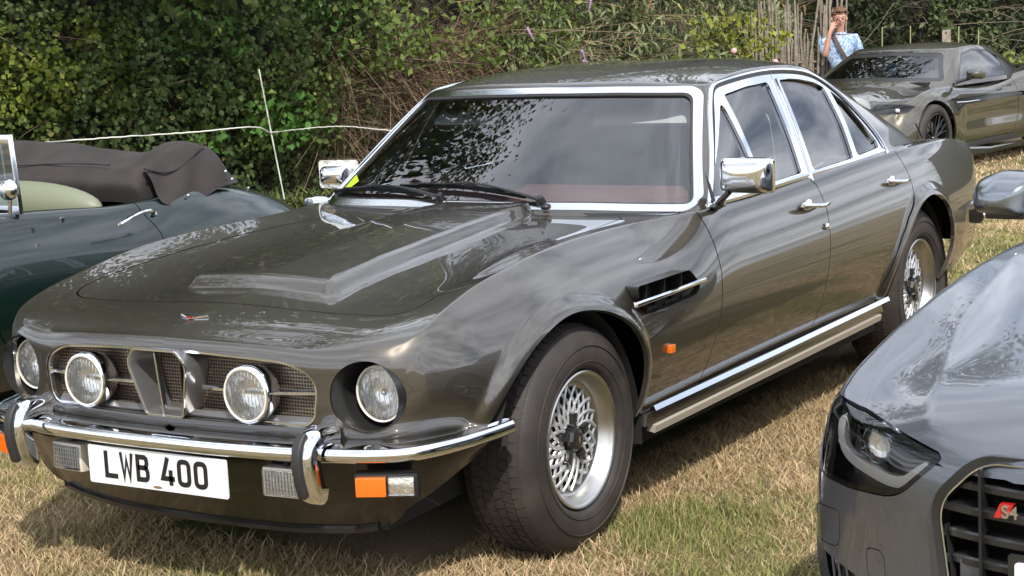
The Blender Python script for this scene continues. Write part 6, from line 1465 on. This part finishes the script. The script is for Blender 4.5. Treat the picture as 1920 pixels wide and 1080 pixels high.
# ---- person
pr_ = thing('person', 'person in pale blue shirt with brown strap, one hand raised to the face', 'person', (-16.34, -4.91, -.33))
rtv = Vector((-.536, .844, 0)); ftv = Vector((.844, .536, 0)); PM = Matrix((rtv, ftv, Vector((0, 0, 1)))).transposed()
def skinned(name, m, joints, edges, parent, lv=2):
    me = bpy.data.meshes.new('t'); keys = list(joints); me.from_pydata([tuple(PM @ Vector(joints[k][0])) for k in keys], [(keys.index(a), keys.index(b)) for a, b in edges], [])
    o = bpy.data.objects.new('t', me); COL.objects.link(o); o.modifiers.new('k', 'SKIN'); o.modifiers.new('s', 'SUBSURF').levels = lv
    sv_ = me.skin_vertices[0].data
    for i, k in enumerate(keys):
        rr_ = joints[k][1]; sv_[i].radius = rr_ if hasattr(rr_, '__len__') else (rr_, rr_); sv_[i].use_root = (i == 0)
    dg = bpy.context.evaluated_depsgraph_get(); m2 = bpy.data.meshes.new_from_object(o.evaluated_get(dg)); bpy.data.objects.remove(o, do_unlink=True)
    for p in m2.polygons: p.use_smooth = True
    m2.materials.clear(); m2.materials.append(m); return link(name, m2, parent)
skin = mat('skin', (.52, .27, .19), .5, vary=(30, (.60, .30, .22), .35, .7)); shirt = mat('pale blue shirt', (.17, .26, .42), .85, vary=(38, (.42, .53, .68), .42, .58)); jean = mat('dark trousers', (.05, .06, .09), .9); hair = mat('brown hair', (.16, .085, .045), .7, bump=(60, 1, .01))
H = {'pelvis': ((0, 0, .90), (.11, .08)), 'waist': ((0, 0, 1.03), (.09, .07)), 'chest': ((0, .0, 1.24), (.10, .07)), 'neckb': ((0, 0, 1.37), (.05, .05)), 'neck': ((-.005, .01, 1.45), (.052, .052)), 'jaw': ((-.01, .035, 1.515), (.062, .068)), 'skull': ((-.01, .012, 1.60), (.077, .092)), 'crown': ((-.01, .0, 1.66), (.055, .065)),
     'shL': ((.165, 0, 1.32), (.036, .036)), 'elL': ((.235, .02, 1.08), (.042, .040)), 'wrL': ((.13, .19, .98), (.028, .026)), 'haL': ((.08, .23, .99), (.030, .018)),
     'shR': ((-.165, 0, 1.32), (.036, .036)), 'elR': ((-.215, .14, 1.13), (.040, .040)), 'wrR': ((-.155, .165, 1.41), (.027, .026)), 'haR': ((-.12, .150, 1.475), (.032, .020)),
     'hipL': ((.09, 0, .86), (.095, .09)), 'knL': ((.10, .02, .48), (.058, .058)), 'anL': ((.10, -.01, .09), (.036, .04)), 'toL': ((.11, .14, .035), (.035, .025)),
     'hipR': ((-.09, 0, .86), (.095, .09)), 'knR': ((-.10, .03, .48), (.058, .058)), 'anR': ((-.11, -.01, .09), (.036, .04)), 'toR': ((-.13, .14, .035), (.035, .025))}
E_ = [('pelvis', 'waist'), ('waist', 'chest'), ('chest', 'neckb'), ('neckb', 'neck'), ('neck', 'jaw'), ('jaw', 'skull'), ('skull', 'crown'), ('chest', 'shL'), ('shL', 'elL'), ('elL', 'wrL'), ('wrL', 'haL'), ('chest', 'shR'), ('shR', 'elR'), ('elR', 'wrR'), ('wrR', 'haR'), ('pelvis', 'hipL'), ('hipL', 'knL'), ('knL', 'anL'), ('anL', 'toL'), ('pelvis', 'hipR'), ('hipR', 'knR'), ('knR', 'anR'), ('anR', 'toR')]
# five fingers on each hand
for s_, hx in (('R', H['haR'][0]), ('L', H['haL'][0])):
    hx = Vector(hx)
    if s_ == 'R': dirs = [((.045, -.012, .035), .0), ((.028, -.006, .055), .0), ((.010, -.002, .060), 0), ((-.008, -.002, .052), 0), ((.040, .0, -.004), 0)]
    else: dirs = [((-.050, .02, .005), 0), ((-.052, .02, -.010), 0), ((-.050, .018, -.024), 0), ((-.040, .012, -.036), 0), ((-.02, .03, .03), 0)]
    for k, (d, _) in enumerate(dirs):
        d = Vector(d); H['f%s%da' % (s_, k)] = (tuple(hx+d*.6), (.010, .010)); H['f%s%db' % (s_, k)] = (tuple(hx+d*1.15+Vector((.006 if s_ == 'R' else 0, -.008, 0))), (.008, .008)); E_ += [('ha'+s_, 'f%s%da' % (s_, k)), ('f%s%da' % (s_, k), 'f%s%db' % (s_, k))]
skinned('body', skin, H, E_, pr_)
S = {'pelvis': ((0, 0, .86), (.155, .125)), 'waist': ((0, 0, 1.03), (.145, .112)), 'chest': ((0, .01, 1.24), (.170, .122)), 'neckb': ((0, 0, 1.37), (.085, .075)), 'neck': ((-.003, .005, 1.425), (.068, .066)),
     'shL': ((.18, 0, 1.335), (.072, .066)), 'mL': ((.215, .012, 1.20), (.066, .062)), 'elL': ((.245, .03, 1.07), (.060, .056)), 'foL': ((.19, .11, 1.02), (.048, .046)), 'shR': ((-.18, 0, 1.335), (.072, .066)), 'mR': ((-.21, .07, 1.23), (.062, .060)), 'elR': ((-.222, .12, 1.15), (.058, .054))}
skinned('shirt', shirt, S, [('pelvis', 'waist'), ('waist', 'chest'), ('chest', 'neckb'), ('neckb', 'neck'), ('chest', 'shL'), ('shL', 'mL'), ('mL', 'elL'), ('elL', 'foL'), ('chest', 'shR'), ('shR', 'mR'), ('mR', 'elR')], pr_)
T_ = {'pelvis': ((0, 0, .92), (.150, .115)), 'hipL': ((.09, 0, .84), (.105, .10)), 'knL': ((.10, .02, .48), (.075, .075)), 'anL': ((.10, -.01, .10), (.055, .06)), 'hipR': ((-.09, 0, .84), (.105, .10)), 'knR': ((-.10, .03, .48), (.075, .075)), 'anR': ((-.11, -.01, .10), (.055, .06))}
skinned('trousers', jean, T_, [('pelvis', 'hipL'), ('hipL', 'knL'), ('knL', 'anL'), ('pelvis', 'hipR'), ('hipR', 'knR'), ('knR', 'anR')], pr_)
hb = MB(); rr2 = np.random.default_rng(8)
for k in range(150):        # locks of hair swept to one side
    a = rr2.uniform(-math.pi, math.pi); el = rr2.uniform(.25, 1.5); n_ = Vector((math.cos(el)*math.sin(a)*.082, -math.cos(el)*math.cos(a)*.098, math.sin(el)*.085))
    if n_.y > .045 and n_.z < .045: continue
    p0 = Vector((-.01, .008, 1.615))+n_; sw = Vector((.030, .022, -.010)) if n_.y > -.02 else Vector((.006, -.012, -.045))
    hb.tube([tuple(PM @ (p0-n_*.1)), tuple(PM @ (p0+n_*.12+sw*.5)), tuple(PM @ (p0+n_*.02+sw*1.1))], [.014, .013, .004], 5)
hb.build('hair', hair, pr_)
MB().ball(tuple(PM @ Vector((-.01, .118, 1.555))), (.014, .014, .018), 8, 6).build('nose', skin, pr_)
for sx in (-1, 1):
    MB().ball(tuple(PM @ Vector((-.01+.085*sx, .0, 1.565))), (.014, .018, .028), 8, 6).build('ear', skin, pr_)
    MB().ball(tuple(PM @ Vector((-.01+.031*sx, .092, 1.578))), .011, 8, 6).build('eye', mat('eye', (.25, .2, .18), .2), pr_)
    MB().tube([tuple(PM @ Vector((-.01+.034*sx+.028*math.cos(a), .116-.006*abs(math.cos(a)), 1.578+.019*math.sin(a)))) for a in np.linspace(0, 6.283, 17)], .0028, 5).build('spectacle_rim', M['black'], pr_)
    MB().tube([tuple(PM @ Vector((-.01+.062*sx, .108, 1.582))), tuple(PM @ Vector((-.01+.083*sx, .01, 1.582)))], .0025, 5).build('spectacle_arm', M['black'], pr_)
MB().tube([tuple(PM @ Vector((-.035, .107, 1.525))), tuple(PM @ Vector((-.01, .113, 1.527))), tuple(PM @ Vector((.015, .107, 1.525)))], .005, 6).build('mouth', mat('lips', (.40, .14, .12), .5), pr_)
MB().strip([tuple(PM @ Vector(p)) for p in curve([(-.095, -.04, 1.415), (-.085, .075, 1.36), (-.03, .145, 1.22), (.05, .15, 1.08), (.13, .11, .92)], 14)], PM @ Vector((0, 1, .2)), [(-.020, 0), (-.020, .006), (.020, .006), (.020, 0)]).build('shoulder_strap', mat('brown strap', (.07, .04, .03), .7), pr_)
MB().box(tuple(PM @ Vector((.20, .10, .82))), (.10, .26, .24), R=PM, bev=.03).build('bag', mat('brown bag', (.07, .04, .03), .7), pr_)
